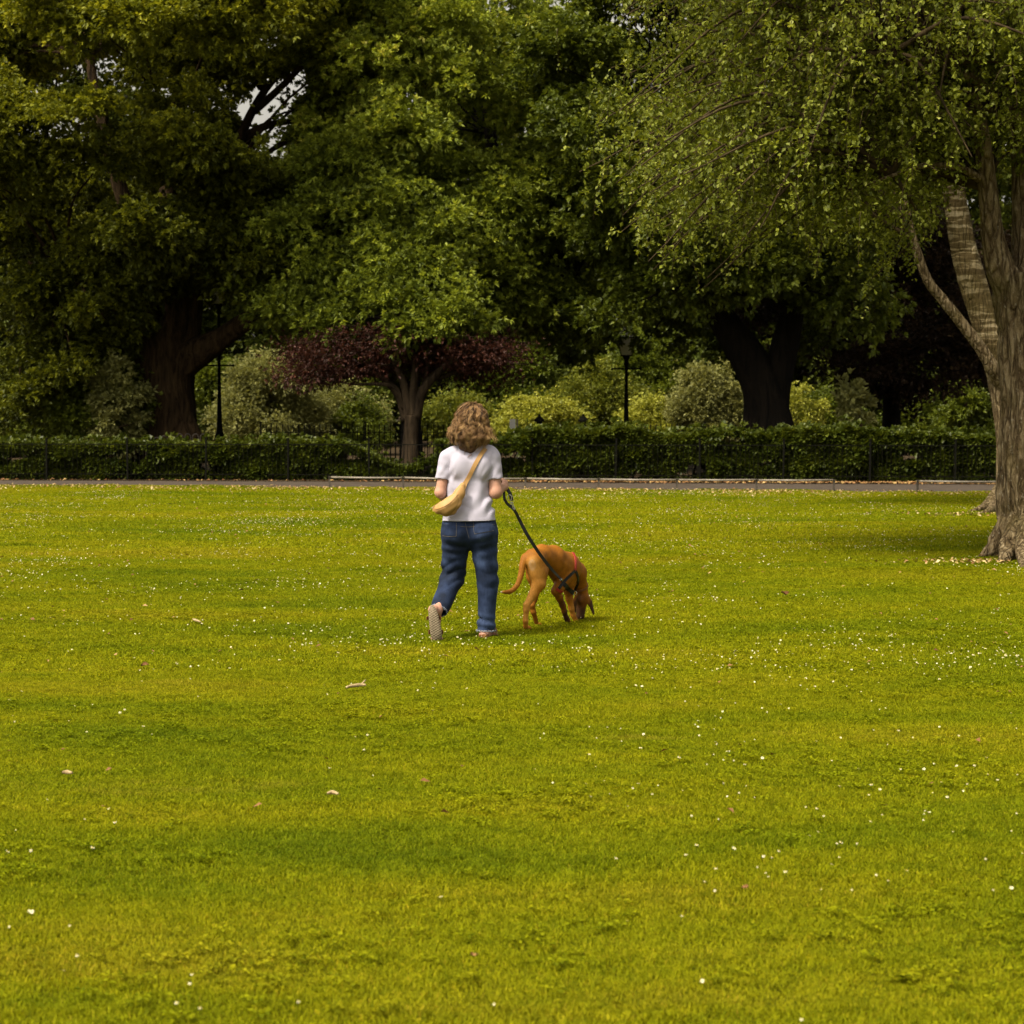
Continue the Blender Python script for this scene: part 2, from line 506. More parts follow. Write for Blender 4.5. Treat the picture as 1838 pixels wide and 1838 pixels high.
# ------------------------------------------------------------------ grass
def blade_patch(name, size, count, hmin, hmax, wid, seed):
    r = np.random.default_rng(seed)
    x = r.uniform(-size / 2, size / 2, count); y = r.uniform(-size / 2, size / 2, count)
    h = r.uniform(hmin, hmax, count) * (1 + 0.25 * np.sin(x * 9 + seed) * np.cos(y * 8))
    a = r.uniform(0, 2 * math.pi, count)
    lean = r.uniform(0.7, 2.3, count)
    d = np.stack([np.cos(a), np.sin(a), 0 * a], 1)
    s = np.stack([-np.sin(a), np.cos(a), 0 * a], 1) * (wid * r.uniform(0.7, 1.3, count))[:, None]
    b = np.stack([x, y, 0 * x - 0.004], 1)
    up = np.array([0, 0, 1.0])
    p1 = b + up * (h * 0.55)[:, None] + d * (h * 0.22 * lean)[:, None]
    cu = r.normal(0, .55, count)
    d2 = np.stack([np.cos(a + cu), np.sin(a + cu), 0 * a], 1)
    p2 = b + up * (h * np.clip(1.0 - 0.20 * lean ** 2, 0.25, 1))[:, None] + d2 * (h * 0.62 * lean)[:, None]
    V = np.stack([b - s / 2, b + s / 2, p1 + s * 0.42, p1 - s * 0.42, p2], 1).reshape(-1, 3)
    k = np.arange(count)[:, None] * 5
    Fc = np.concatenate([k + [[0, 1, 2]], k + [[0, 2, 3]], k + [[3, 2, 4]]], 0)
    tv = r.beta(1.3, 1.5, count)
    straw = r.random(count) < 0.055
    tv = np.where(straw, r.uniform(0.93, 1, count), tv * 0.88)
    me = mesh_np(name, V, Fc, True, np.tile(tv, 3))
    me.materials.append(M['blade'])
    return me

def scatter_group(name, coll):
    g = bpy.data.node_groups.new(name, 'GeometryNodeTree')
    g.interface.new_socket('Geometry', in_out='INPUT', socket_type='NodeSocketGeometry')
    g.interface.new_socket('Geometry', in_out='OUTPUT', socket_type='NodeSocketGeometry')
    gi = g.nodes.new('NodeGroupInput'); go = g.nodes.new('NodeGroupOutput')
    ip = g.nodes.new('GeometryNodeInstanceOnPoints')
    ci = g.nodes.new('GeometryNodeCollectionInfo')
    ci.inputs['Collection'].default_value = coll
    ci.inputs['Separate Children'].default_value = True
    ci.inputs['Reset Children'].default_value = True
    def named(nm, typ):
        a = g.nodes.new('GeometryNodeInputNamedAttribute')
        a.data_type = typ
        a.inputs['Name'].default_value = nm
        return a.outputs['Attribute']
    L = g.links.new
    L(gi.outputs[0], ip.inputs['Points'])
    L(ci.outputs[0], ip.inputs['Instance'])
    ip.inputs['Pick Instance'].default_value = True
    L(named('pick', 'INT'), ip.inputs['Instance Index'])
    L(named('rot', 'FLOAT_VECTOR'), ip.inputs['Rotation'])
    L(named('scl', 'FLOAT_VECTOR'), ip.inputs['Scale'])
    L(ip.outputs[0], go.inputs[0])
    return g

def scatter(name, meshes, pts, rot, scl, pick):
    coll = bpy.data.collections.new(name + '_source')
    for i, me in enumerate(meshes):
        coll.objects.link(bpy.data.objects.new('%s_%d' % (me.name, i), me))
    me = bpy.data.meshes.new(name)
    me.vertices.add(len(pts))
    me.vertices.foreach_set('co', np.asarray(pts, dtype=np.float32).ravel())
    for nm, typ, key, dat in (('pick', 'INT', 'value', pick), ('rot', 'FLOAT_VECTOR', 'vector', rot), ('scl', 'FLOAT_VECTOR', 'vector', scl)):
        a = me.attributes.new(nm, typ, 'POINT')
        a.data.foreach_set(key, np.asarray(dat, dtype=np.int32 if typ == 'INT' else np.float32).ravel())
    o = bpy.data.objects.new(name, me)
    COL.objects.link(o)
    md = o.modifiers.new('scatter', 'NODES')
    md.node_group = scatter_group(name, coll)
    return o

rg = np.random.default_rng(7)
def grid_pts(d0, d1, step):
    pts = []
    y = d0
    while y < d1:
        hw = 0.245 * y + 1.8
        n = int(2 * hw / step) + 1
        x = np.linspace(-hw, hw, n) + rg.uniform(-step * 0.15, step * 0.15, n)
        yy = y + rg.uniform(-step * 0.15, step * 0.15, n)
        ok = yy < y_near(x) - 0.05
        pts.append(np.stack([x[ok], yy[ok], h_lawn(x[ok], yy[ok])], 1))
        y += step
    return np.concatenate(pts)
def grass(name, meshes, d0, d1, step, label):
    p = grid_pts(d0, d1, step)
    n = len(p)
    rot = np.stack([0 * p[:, 0], 0 * p[:, 0], rg.uniform(0, 6.28, n)], 1)
    s = rg.uniform(0.9, 1.12, n)
    zn = np.array([mnoise.noise(Vector((q[0] * 0.7, q[1] * 0.9, 3.3))) for q in p])
    scl = np.stack([s, s, s * (1 + 0.45 * zn)], 1)
    o = scatter(name, meshes, p, rot, scl, rg.integers(0, len(meshes), n))
    tag(o, label, 'grass', kind='stuff')
    return o
near = [blade_patch('grass_patch', 0.36, 3000, 0.010, 0.027, 0.0027, s) for s in range(5)]
mid = [blade_patch('grass_patch', 0.72, 4600, 0.014, 0.031, 0.0044, 20 + s) for s in range(4)]
far = [blade_patch('grass_patch', 1.7, 9000, 0.018, 0.042, 0.0085, 40 + s) for s in range(4)]
grass('grass', near, 4.2, 13.0, 0.27, 'short mown yellow green grass in the front of the lawn')
grass('grass', mid, 13.0, 25.0, 0.55, 'short mown grass of the middle lawn round the walker')
grass('grass', far, 25.0, 48.0, 1.3, 'short mown grass of the far lawn up to the path')

# broad leaved weeds in the turf
def rosette(seed):
    r = np.random.default_rng(seed)
    V, Fc = [], []
    for k in range(9):
        a = 2 * math.pi * k / 9 + r.uniform(-.3, .3); L = r.uniform(.010, .020); w = L * .42
        c, s = math.cos(a), math.sin(a); z0 = r.uniform(.008, .022)
        o = r.uniform(0, .018); i = len(V)
        V += [(c * o, s * o, z0), (c * (o + L * .55) - s * w, s * (o + L * .55) + c * w, z0 + .004), (c * (o + L), s * (o + L), z0 + r.uniform(-.004, .004)), (c * (o + L * .55) + s * w, s * (o + L * .55) - c * w, z0 + .004)]
        Fc += [(i, i + 1, i + 2), (i, i + 2, i + 3)]
    me = mesh_np('clover', V, Fc, False, np.repeat(r.uniform(0.05, 0.62, 9), 2))
    me.materials.append(M['blade'])
    return me
rc_ = np.random.default_rng(99)
y = np.sqrt(rc_.uniform(4.6 ** 2, 24 ** 2, 60000)); x = rc_.uniform(-1, 1, 60000) * (0.245 * y + 1)
kk = np.array([mnoise.noise(Vector((a * .8, b * 1.1, 14.2))) + .5 * mnoise.noise(Vector((a * 3, b * 3.4, 2.2))) for a, b in zip(x, y)])
kk = kk + rc_.normal(0, .30, len(x)) > 0.46
x, y = x[kk], y[kk]
n = len(x); s = rc_.uniform(.7, 1.5, n)
tag(scatter('clover', [rosette(i) for i in range(5)], np.stack([x, y, h_lawn(x, y)], 1), np.stack([0 * x, 0 * x, rc_.uniform(0, 6.28, n)], 1), np.stack([s, s, s], 1), rc_.integers(0, 5, n)),
    'low clover and broad leaved weeds growing through the mown grass', 'clover', kind='stuff')

# ------------------------------------------------------------------ daisies
def daisy_mesh(seed):
    r = random.Random(seed)
    b = MB()
    h = 0.035
    b.tube([(0, 0, -0.005), (0.003, 0.001, h * 0.5), (0.0, 0.0, h)], 0.0012, 4, False)
    nq = len(b.q)
    V, T = [], []
    n = 12
    for k in range(n):
        a = 2 * math.pi * k / n + r.uniform(-.06, .06)
        R = 0.0105 * r.uniform(0.88, 1.08)
        z1 = h + 0.003 * r.uniform(-0.6, 1.4)
        c, s = math.cos(a), math.sin(a)
        w = 0.0029
        i = len(V)
        V += [(c * .003 - s * .0012, s * .003 + c * .0012, h + .001), (c * .003 + s * .0012, s * .003 - c * .0012, h + .001),
              (c * R + s * w, s * R - c * w, z1), (c * R * 1.06, s * R * 1.06, z1), (c * R - s * w, s * R + c * w, z1)]
        T += [(i, i + 1, i + 2), (i, i + 2, i + 4), (i + 2, i + 3, i + 4)]
    b.add(V, T)
    npet = len(b.t)
    i = 0
    V = [(0, 0, h + .0045)] + [(0.0042 * math.cos(k), 0.0042 * math.sin(k), h + .002) for k in np.linspace(0, 2 * math.pi, 7)[:-1]]
    b.add(V, [(0, 1 + k, 1 + (k + 1) % 6) for k in range(6)])
    me = b.mesh('daisy')
    for m in (M['stalk'], M['petal'], M['pollen']): me.materials.append(m)
    mi = [0] * nq + [1] * npet + [2] * 6
    me.polygons.foreach_set('material_index', mi)
    return me

r_d = np.random.default_rng(21)
cand = []
while len(cand) < 8500:
    n = 4000
    # spread evenly over the view's ground area, thinned to loose drifts
    y = np.sqrt(r_d.uniform(5.4 ** 2, 43.5 ** 2, n))
    x = r_d.uniform(-1, 1, n) * (0.242 * y + 0.6)
    for a, b in zip(x, y):
        d = mnoise.noise(Vector((a * 0.45, b * 0.33, 9.1))) + 0.7 * mnoise.noise(Vector((a * 1.7, b * 1.2, 4.1)))
        if r_d.random() < max(0.05, min(1.0, 0.16 + 0.95 * d)) * (1.0 if b > 13 else 0.45) and b < y_near(a) - 0.3:
            cand.append((a, b))
cand = sorted(cand[:8500], key=lambda q: q[1])
dm = [daisy_mesh(s) for s in range(4)]
for i, (a, b) in enumerate(cand[:270]):
    o = bpy.data.objects.new('daisy', dm[i % 4])
    COL.objects.link(o)
    o.location = (a, b, HL((a, b)))
    s = 0.34 + 0.36 * r_d.random() ** 2
    o.scale = (s, s, 0.6 + 0.5 * s)
    o.rotation_euler = (r_d.uniform(-.1, .65), r_d.uniform(-.35, .35), r_d.uniform(-1.2, 1.2))
    tag(o, 'small white daisy with yellow centre open in the near lawn', 'daisy', 'daisies scattered through the near lawn')
rest = np.array(cand[270:])
pts = np.stack([rest[:, 0], rest[:, 1], h_lawn(rest[:, 0], rest[:, 1])], 1)
n = len(pts)
s = 0.30 + 0.34 * r_d.random(n) ** 2.5
fl = scatter('daisies', dm, pts, np.stack([r_d.uniform(0.0, .75, n), r_d.uniform(-.35, .35, n), r_d.uniform(-1.2, 1.2, n)], 1),
             np.stack([s * 1.15, s * 1.15, 0.6 + 0.5 * s], 1), r_d.integers(0, 4, n))
tag(fl, 'white daisies speckling the middle and far lawn', 'daisies', kind='stuff')

# ------------------------------------------------------------------ fallen leaves
def litter(name, pts, L, label, tlo, thi, seed, cat='fallen leaves'):
    r = np.random.default_rng(seed)
    n = len(pts)
    a = r.uniform(0, 6.28, n)
    d = np.stack([np.cos(a), np.sin(a), r.uniform(-.3, .5, n)], 1)
    s = np.stack([-np.sin(a), np.cos(a), r.uniform(-.5, .5, n)], 1)
    ln = (L * r.uniform(0.6, 1.4, n))[:, None]
    up = np.array([0, 0, 1.0])
    V = np.stack([pts - d * ln / 2, pts + s * ln * .3 + up * ln * r.uniform(0, .3, (n, 1)), pts + d * ln / 2, pts - s * ln * .3 + up * ln * r.uniform(0, .3, (n, 1))], 1).reshape(-1, 3)
    k = np.arange(n)[:, None] * 4
    Fc = np.concatenate([k + [[0, 1, 2]], k + [[0, 2, 3]]], 0)
    o = link(name, mesh_np(name, V, Fc, False, np.tile(r.uniform(tlo, thi, n), 2)), M['litter'])
    tag(o, label, cat, kind='stuff')
r = np.random.default_rng(5)
x = r.uniform(-14, 13, 7000)
off = np.abs(r.normal(0, 1.0, 7000)) * 1.3 + 0.15
y = y_near(x) - off
ok = np.array([r.random() < 0.55 + 0.9 * mnoise.noise(Vector((a * 0.5, b * 0.8, 1))) for a, b in zip(x, y)])
litter('fallen_leaves', np.stack([x, y, h_lawn(x, y) + 0.03 + r.uniform(0, .02, len(x))], 1)[ok], 0.044, 'pale dry leaves strewn along the lawn edge by the path', 0.35, 0.92, 1)
x = r.uniform(-13, 14, 6000)
keep = r.random(6000) < np.clip((x + 4) / 6, 0.10, 1)
x = x[keep]
y = y_far(x) + r.normal(0.15, 0.33, len(x))
litter('fallen_leaves', np.stack([x, y, np.full(len(x), 0.025)], 1), 0.085, 'brown dry leaves heaped along the foot of the hedge', 0.0, 0.75, 2)
x = r.uniform(-8, 8, 700); y = r.uniform(8, 42, 700)
litter('fallen_leaves', np.stack([x, y, h_lawn(x, y) + 0.03], 1), 0.035, 'odd bits of dead leaf dotted over the open lawn', 0.0, 0.6, 3)
# ------------------------------------------------------------------ low rails along the path, iron railings
def low_rail(x0, x1, posts, label):
    root = empty('low_rail', (x0, y_near(x0) - 0.15, 0))
    def pt(x, z): return Vector((x, y_near(x) - 0.15, z))
    jo = random.Random(int(x0 * 10))
    allx = sorted([x0] + posts + [x1])
    for a, b in zip(allx[:-1], allx[1:]):
        m = MB()
        za, zb = 0.225 + jo.uniform(-.012, .012), 0.225 + jo.uniform(-.012, .012)
        m.tube([pt(a + .012, za), pt((a + b) / 2, (za + zb) / 2 - .008), pt(b - .012, zb)], 0.021, 10)
        m.build('rail', M['rail'], root, True)
    for i, x in enumerate(allx):
        m = MB()
        c = pt(x, 0.12)
        m.box(c + Vector((0, 0.012, -0.01)), (0.038, 0.05, 0.25))
        m.box(c + Vector((0, 0.0, 0.118)), (0.062, 0.066, 0.018))
        m.build('post', M['railpost'], root)
    tag(root, label, 'rail', 'low rails edging the path')
def xp(px, d=44.0): return (px - 919) * d / F
low_rail(xp(592, 45.2), xp(1494, 43.2), [xp(p, 44.4) for p in (722, 832, 943, 1073, 1210, 1347)], 'long low metal knee rail edging the path behind the woman')
low_rail(xp(1641, 43), xp(2010, 42), [xp(1800, 42.6), xp(1905, 42.3)], 'short low metal knee rail ending behind the birch trunk')

picket_mesh = None
def railing(label, xa, xb, yf, h, step, post_step, style, zb=0.02, x_first=None):
    root = empty('iron_railing', (xa, yf(xa), zb))
    rg = random.Random(int(xa * 7))
    m = MB()
    if style == 'spear':
        m.box((0, 0, h / 2), (0.022, 0.022, h))
        m.add([(-.02, -.012, h), (.02, -.012, h), (.02, .012, h), (-.02, .012, h), (0, 0, h + .09)], [(0, 1, 4), (1, 2, 4), (2, 3, 4), (3, 0, 4), (0, 3, 2, 1)])
    else:
        m.tube([(0, 0, 0), (0, 0, h * .5), (0, 0, h - .01)], 0.0065, 6)
    pm = m.mesh('picket')
    pm.materials.append(M['iron'])
    n = int((xb - xa) / step)
    ang = math.atan2(yf(xb) - yf(xa), xb - xa)
    for i in range(n + 1):
        x = xa + i * step
        o = link('picket', pm, None, root)
        o.location = (x, yf(x), zb)
        o.rotation_euler = (rg.uniform(-.01, .01), rg.uniform(-.012, .012), ang)
    for z in ((h - 0.03, 0.13) if style != 'spear' else (h - 0.14, 0.15)):
        m = MB()
        R = Matrix.Rotation(ang, 3, 'Z')
        m.box(((xa + xb) / 2, yf((xa + xb) / 2), zb + z), (math.hypot(xb - xa, yf(xb) - yf(xa)), 0.010, 0.020), R)
        m.build('rail', M['iron'], root)
    m = MB()
    m.box((0, 0, (h + 0.10) / 2), (0.042, 0.042, h + 0.10))
    m.box((0, 0, h + 0.11), (0.052, 0.052, 0.03))
    pm = m.mesh('post'); pm.materials.append(M['iron'])
    x = x_first if x_first is not None else xa
    while x <= xb + .01:
        o = link('post', pm, None, root)
        o.location = (x, yf(x) - 0.03, zb)
        o.rotation_euler = (0, rg.uniform(-.012, .012), ang)
        x += post_step * rg.uniform(0.97, 1.03)
    tag(root, label, 'railing')
railing('low black iron railing running in front of the clipped hedge', -13.6, 14.0, y_fence, 0.86, 0.099, 1.90, 'round', x_first=-12.9)
railing('black spear topped railing behind the hedge left of the woman', -6.3, -1.2, lambda x: 53.6 + 0 * x, 1.22, 0.135, 2.6, 'spear')
railing('black spear topped railing behind the hedge below the lamp post', 2.7, 7.0, lambda x: 54.2 + 0 * x, 1.22, 0.135, 2.15, 'spear')

# bow topped fence round the big oak
root = empty('bow_top_fence', P(310, 800, 54.2))
for k in range(8):
    x0 = xp(262 + 14 * k, 54.2)
    zt = 1.05 if k > 3 else 0.92 + 0.04 * k
    m = MB()
    pts = [(x0, 54.2, 0.0), (x0, 54.2, zt - .08)] + [(x0 + .075 - .075 * math.cos(a), 54.2, zt - .08 + .085 * math.sin(a)) for a in np.linspace(0.3, 2.84, 7)] + [(x0 + .15, 54.2, zt - .08), (x0 + .15, 54.2, 0.0)]
    m.tube(pts, 0.010, 6)
    m.build('hoop', M['railpost'], root, True)
m = MB(); m.box((xp(315, 54.2), 54.2, 0.78), (1.7, 0.02, 0.03)); m.build('rail', M['railpost'], root)
tag(root, 'dull bow topped hoop fence at the foot of the oak trunk', 'fence')

# ------------------------------------------------------------------ foliage engine
def leaves_mesh(name, S, D, k, L, Wd, spread, rng, droop=0.15, tlo=0.0, thi=1.0, tbias=None, along=0.0):
    n = len(S)
    dirs = unit(D[:, None, :] + spread * unit(rng.normal(size=(n, k, 3))))
    S2 = S[:, None, :] + dirs * 0.01 + (D[:, None, :] * (rng.uniform(-1, 1, (n, k, 1)) * along) if along else 0)
    dirs = dirs.reshape(-1, 3); base = np.broadcast_to(S2, (n, k, 3)).reshape(-1, 3)
    m = len(base)
    ref = unit(np.array([0, 0, 1.0]) + 0.55 * rng.normal(size=(m, 3)))
    side = unit(np.cross(dirs, ref))
    nor = np.cross(side, dirs)
    ln = (L * rng.uniform(0.65, 1.3, m))[:, None]
    w = ln * (Wd / L) * 0.5
    up = np.array([0, 0, 1.0])
    mid = base + dirs * ln * 0.45 + nor * ln * 0.06
    V = np.stack([base, mid + side * w, base + dirs * ln - up * ln * droop, mid - side * w], 1).reshape(-1, 3)
    V[0::4] -= 0; 
    i = np.arange(m)[:, None] * 4
    Fc = np.stack([i + [[0, 1, 2]], i + [[0, 2, 3]]], 1).reshape(-1, 3)
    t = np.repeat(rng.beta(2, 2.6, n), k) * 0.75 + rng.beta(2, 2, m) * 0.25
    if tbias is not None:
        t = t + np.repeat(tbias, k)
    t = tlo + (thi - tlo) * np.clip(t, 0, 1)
    return mesh_np(name, V, Fc, False, np.repeat(t, 2))

def lobe_shoots(lobes, per_m2, rng, sub=0.32, lower=0.35, ok=None, hem=0.0):
    """shoots over the outer shell of leafy lobes; each lobe (x,y,z,rx,ry,rz) broken into clumps"""
    SS, DD = [], []
    for lb in lobes:
        c = np.array(lb[:3]); r = np.array(lb[3:6])
        area = 4 * math.pi * ((r[0] * r[1]) ** 1.6 / 3 + (r[0] * r[2]) ** 1.6 / 3 + (r[1] * r[2]) ** 1.6 / 3) ** (1 / 1.6)
        n = max(12, int(area * per_m2))
        ncl = max(6, int(area * 2.2))
        u = unit(rng.normal(size=(ncl, 3)))
        keep = (u[:, 2] > -0.25) | (rng.random(ncl) < lower)
        u = u[keep]
        if len(u) == 0: continue
        cl = u * rng.uniform(0.62, 1.12, (len(u), 1))
        pick = rng.integers(0, len(u), n)
        q = cl[pick] + rng.normal(size=(n, 3)) * sub * np.minimum(1.0, 0.75 / r.max())
        inner = rng.random(n) < 0.22
        q[inner] *= rng.uniform(0.3, 0.9, (inner.sum(), 1))
        S = c + q * r
        D = unit(unit(q) * 0.9 + np.array([0, 0, 0.35]) + 0.35 * rng.normal(size=(n, 3)))
        SS.append(S); DD.append(D)
    S = np.concatenate(SS); D = np.concatenate(DD)
    k = S[:, 2] > 0.12
    if ok is not None:
        k &= ok(S)
    return S[k], D[k]

def env_lobes(env, n, rlo, rhi, rng, flat=0.65, ok=None, shell=0.55):
    """lobes scattered in the outer part of crown envelopes (cx,cy,cz,rx,ry,rz)"""
    out = []
    vol = np.array([e[3] * e[4] * e[5] for e in env])
    cnt = np.maximum(1, (n * vol / vol.sum()).astype(int))
    for e, c in zip(env, cnt):
        k = 0; tries = 0
        while k < c and tries < 40 * c:
            tries += 1
            u = unit(rng.normal(size=3)) * rng.uniform(shell, 1.0) ** 0.6
            p = np.array(e[:3]) + u * np.array(e[3:6])
            if p[2] < 0.6: continue
            if ok is not None and not ok(p): continue
            r = rng.uniform(rlo, rhi)
            out.append((*p, r * rng.uniform(.9, 1.3), r * rng.uniform(.9, 1.3), r * flat))
            k += 1
    return out

def limb(m, pts, sides=10, n=6, wob=0.12, seed=0.0, ridge=None, cap=True):
    """pts rows: x,y,z,radius"""
    s = spline(pts, n)
    m.tube([q[:3] for q in s], [max(q[3], 0.004) for q in s], sides, cap, wob, seed=seed, ridge=ridge)

def PR(px, py, d, rpx):
    p = P(px, py, d)
    return (p.x, p.y, p.z, rpx * d / F)

def branches_to(m, lobes, starts, rng, r0=0.09, every=1, sides=5):
    st = np.array([s[:3] for s in starts])
    for i, lb in enumerate(lobes):
        if i % every: continue
        c = np.array(lb[:3])
        d = np.linalg.norm(st - c, axis=1) + 1.5 * np.maximum(0, st[:, 2] - c[2])
        a = st[int(np.argmin(d))]
        b = c - np.array([0, 0, lb[5] * 0.3])
        mdp = (a + b) / 2 + np.array([rng.normal() * .25, rng.normal() * .25, 0.12 * np.linalg.norm(b - a)])
        limb(m, [(*a, r0), (*mdp, r0 * .6), (*b, r0 * .25)], sides, 4, 0.1, seed=i)

def crown(root, lobes, per_m2, leaf, k, mat, seed, spread=0.8, ok=None, tint=None, lower=0.35, sub=0.32):
    r = np.random.default_rng(seed)
    S, D = lobe_shoots(lobes, per_m2, r, sub=sub, lower=lower, ok=ok)
    me = leaves_mesh('crown', S, D, k, leaf[0], leaf[1], spread, r, tbias=tint(S) if tint else None)
    o = link('crown', me, mat, root)
    return len(S) * k

# ------------------------------------------------------------------ hedge
def hedge(label, xa, xb, yc, depth, top, n, leaf, seed, zb=0.03):
    r = np.random.default_rng(seed)
    root = empty('hedge', ((xa + xb) / 2, yc((xa + xb) / 2), zb))
    x = r.uniform(xa, xb, n)
    f = r.random(n)
    lump = np.array([mnoise.noise(Vector((q * 0.8, seed, 0))) * 0.6 + mnoise.noise(Vector((q * 2.3, seed, 5))) * 0.4 for q in x])
    lump2 = np.array([mnoise.noise(Vector((q * 5.0, seed, 9))) for q in x])
    tp = np.array([top(q) for q in x]) * (1 + 0.20 * lump + 0.10 * lump2) + np.where(r.random(n) < .04, r.uniform(0, .22, n), 0)
    zz = r.random(n)
    ontop = f < 0.38
    inside = f > 0.78
    y0 = np.array([yc(q) for q in x])
    bul = np.array([mnoise.noise(Vector((q * 1.6, z * 2.2, 7 + seed))) for q, z in zip(x, zz)])
    dep = depth * (0.5 + 0.22 * bul)
    z = np.where(ontop, tp * (1 - np.abs(r.normal(0, .05, n))), zb + zz * (tp - zb))
    y = np.where(ontop, y0 + r.uniform(-1, 1, n) * dep * 0.92, y0 - dep * (1 - np.abs(r.normal(0, .10, n))))
    y = np.where(inside, y0 + r.uniform(-1, 1, n) * dep, y)
    z = np.where(inside, zb + zz * (tp - zb) * 0.95, z)
    D = np.where(ontop[:, None], np.array([0, -.25, 1.0]), np.array([0, -1.0, .35])) + 0.45 * r.normal(size=(n, 3))
    S = np.stack([x, y, z], 1)
    hole = np.array([mnoise.noise(Vector((q[0] * 1.3, q[2] * 2.6, 31 + seed))) for q in S])
    keep = (hole > -0.34) | (ontop & (hole > -.5))
    S, D = S[keep], unit(D[keep])
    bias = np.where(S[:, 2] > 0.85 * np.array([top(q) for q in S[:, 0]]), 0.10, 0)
    me = leaves_mesh('foliage', S, D, 5, leaf[0], leaf[1], 0.85, r, tbias=bias)
    link('foliage', me, M['hedgeleaf'], root)
    m = MB()
    rr = random.Random(seed)
    for i in range(int((xb - xa) * 2.2)):
        q = rr.uniform(xa, xb)
        a = (q, yc(q) + rr.uniform(-.3, .3) * depth, 0.0)
        m.tube([a, (a[0] + rr.uniform(-.15, .15), a[1] + rr.uniform(-.1, .1), top(q) * .45), (a[0] + rr.uniform(-.4, .4), a[1] + rr.uniform(-.3, .3), top(q) * .9)], [0.03, 0.02, 0.006], 5)
    m.build('stems', M['twig'], root)
    tag(root, label, 'hedge')
hedge('low loose ivy hedge behind the railing at the left of the lawn', -14.5, -4.0, lambda x: y_fence(x) + 0.86, 1.36, lambda x: 0.80 + 0.02 * math.sin(x * 2) + max(0, (x + 6.5) * .05), 23000, (0.12, 0.085), 11)
hedge('thick clipped green hedge behind the railing right of the woman', -1.75, 15.0, lambda x: y_fence(x) + 0.98, 1.60, lambda x: 1.12 - 0.20 * min(1, max(0, (1.6 - x) / 2.2)) + 0.07 * math.sin(x * 1.1) + 0.05 * math.sin(x * 2.7 + 1), 36000, (0.125, 0.085), 12)
# ivy over the ground in the gap behind the plum trunk and below the railing
hedge('patch of dark ivy ground cover beside the purple tree trunk', -4.05, -1.7, lambda x: y_fence(x) + 0.9, 1.5, lambda x: 0.42 + 0.14 * math.sin(x * 3.1) + 0.35 * max(0, -x - 3.1), 2600, (0.10, 0.075), 13)

# ------------------------------------------------------------------ shrubs
def shrub(label, px, d, wpx, top_py, mat, n, leaf=(0.10, 0.05), seed=0, k=5, name='shrub', squash=0.8, base=0.05, per=150):
    r = np.random.default_rng(seed + 100)
    p = P(px, 760, d)
    hw = wpx * d / F
    ztop = P(px, top_py, d).z
    root = empty(name, (p.x, d, base))
    lobes = []
    for i in range(n):
        u = unit(r.normal(size=3)); u[2] = abs(u[2])
        rr = hw * r.uniform(0.28, 0.42)
        q = np.array([p.x + u[0] * (hw - rr * .7), d + u[1] * (hw - rr) * .8, (ztop - rr * .75) * (0.16 + 0.84 * u[2] ** 0.8)])
        # rounded outline
        lobes.append((*q, rr, rr, rr * squash))
    lobes.append((p.x, d, ztop * 0.45, hw * .7, hw * .6, ztop * .45))
    crown(root, lobes, per, leaf, k, mat, seed, 0.75, lower=0.5)
    m = MB()
    for i in range(6):
        a = r.uniform(-.2, .2, 2)
        lb = lobes[i % n]
        limb(m, [(p.x + a[0], d + a[1], 0, .05), (p.x + a[0] * 2, d + a[1] * 2, ztop * .35, .035), (lb[0], lb[1], lb[2], .012)], 5, 4)
    m.build('stems', M['twig'], root)
    tag(root, label, 'shrub')
    return root
shrub('low spreading yellow green shrub nearest the woman head', 972, 72.0, 90, 702, M['palebush'], 16, (0.11, 0.055), 1, squash=0.6)
shrub('tall rounded green shrub behind the lamp post', 1075, 80.0, 86, 650, M['greenbush'], 26, (0.10, 0.05), 2)
shrub('pale trailing shrub right of the lamp post foot', 1165, 76.0, 58, 712, M['palebush'], 9, (0.10, 0.05), 3)
shrub('rounded grey green shrub left of the dark leaning trunk', 1268, 75.5, 84, 655, M['greybush'], 18, (0.10, 0.045), 4)
shrub('yellowish shrub peeping out right of the dark leaning trunk', 1432, 77.0, 52, 690, M['palebush'], 8, (0.10, 0.05), 5)
shrub('pale upright broad leaved shrub above the right hedge', 1525, 54.0, 44, 684, M['greybush'], 7, (0.17, 0.085), 6, per=90)
shrub('dim yellow green shrub behind the birch at the right', 1735, 75.0, 56, 680, M['darkbush'], 10, (0.12, 0.06), 7)
shrub('dim shrub between the birch and the pale upright shrub', 1635, 77.0, 62, 700, M['darkbush'], 10, (0.12, 0.06), 8)
shrub('dim green shrub below the purple hanging foliage', 1480, 80.0, 70, 700, M['darkbush'], 10, (0.12, 0.06), 28)
shrub('broad feathery green shrub right of the left lamp post', 480, 76.0, 98, 640, M['greybush'], 22, (0.12, 0.04), 9)
shrub('grey green shrub below the left of the purple crown', 600, 79.0, 92, 690, M['greybush'], 14, (0.10, 0.05), 10)
shrub('dark green shrub beside the purple tree trunk', 655, 77.0, 60, 716, M['darkbush'], 10, (0.10, 0.05), 11)
shrub('bright leafy shrub between the purple trunk and the woman', 820, 77.0, 80, 706, M['greenbush'], 13, (0.10, 0.05), 12)
shrub('big dark green bush left of the oak trunk', 165, 55.5, 105, 620, M['darkbush'], 26, (0.12, 0.06), 13)
shrub('brownish green bush against the left side of the oak trunk', 205, 54.5, 55, 640, M['greybush'], 12, (0.12, 0.06), 14)
shrub('deep green bush at the left edge under the oak', 30, 74.0, 85, 640, M['darkbush'], 16, (0.12, 0.06), 15)
shrub('green bush in the gap between oak trunk and lamp post', 395, 79.0, 75, 650, M['darkbush'], 14, (0.12, 0.06), 16)
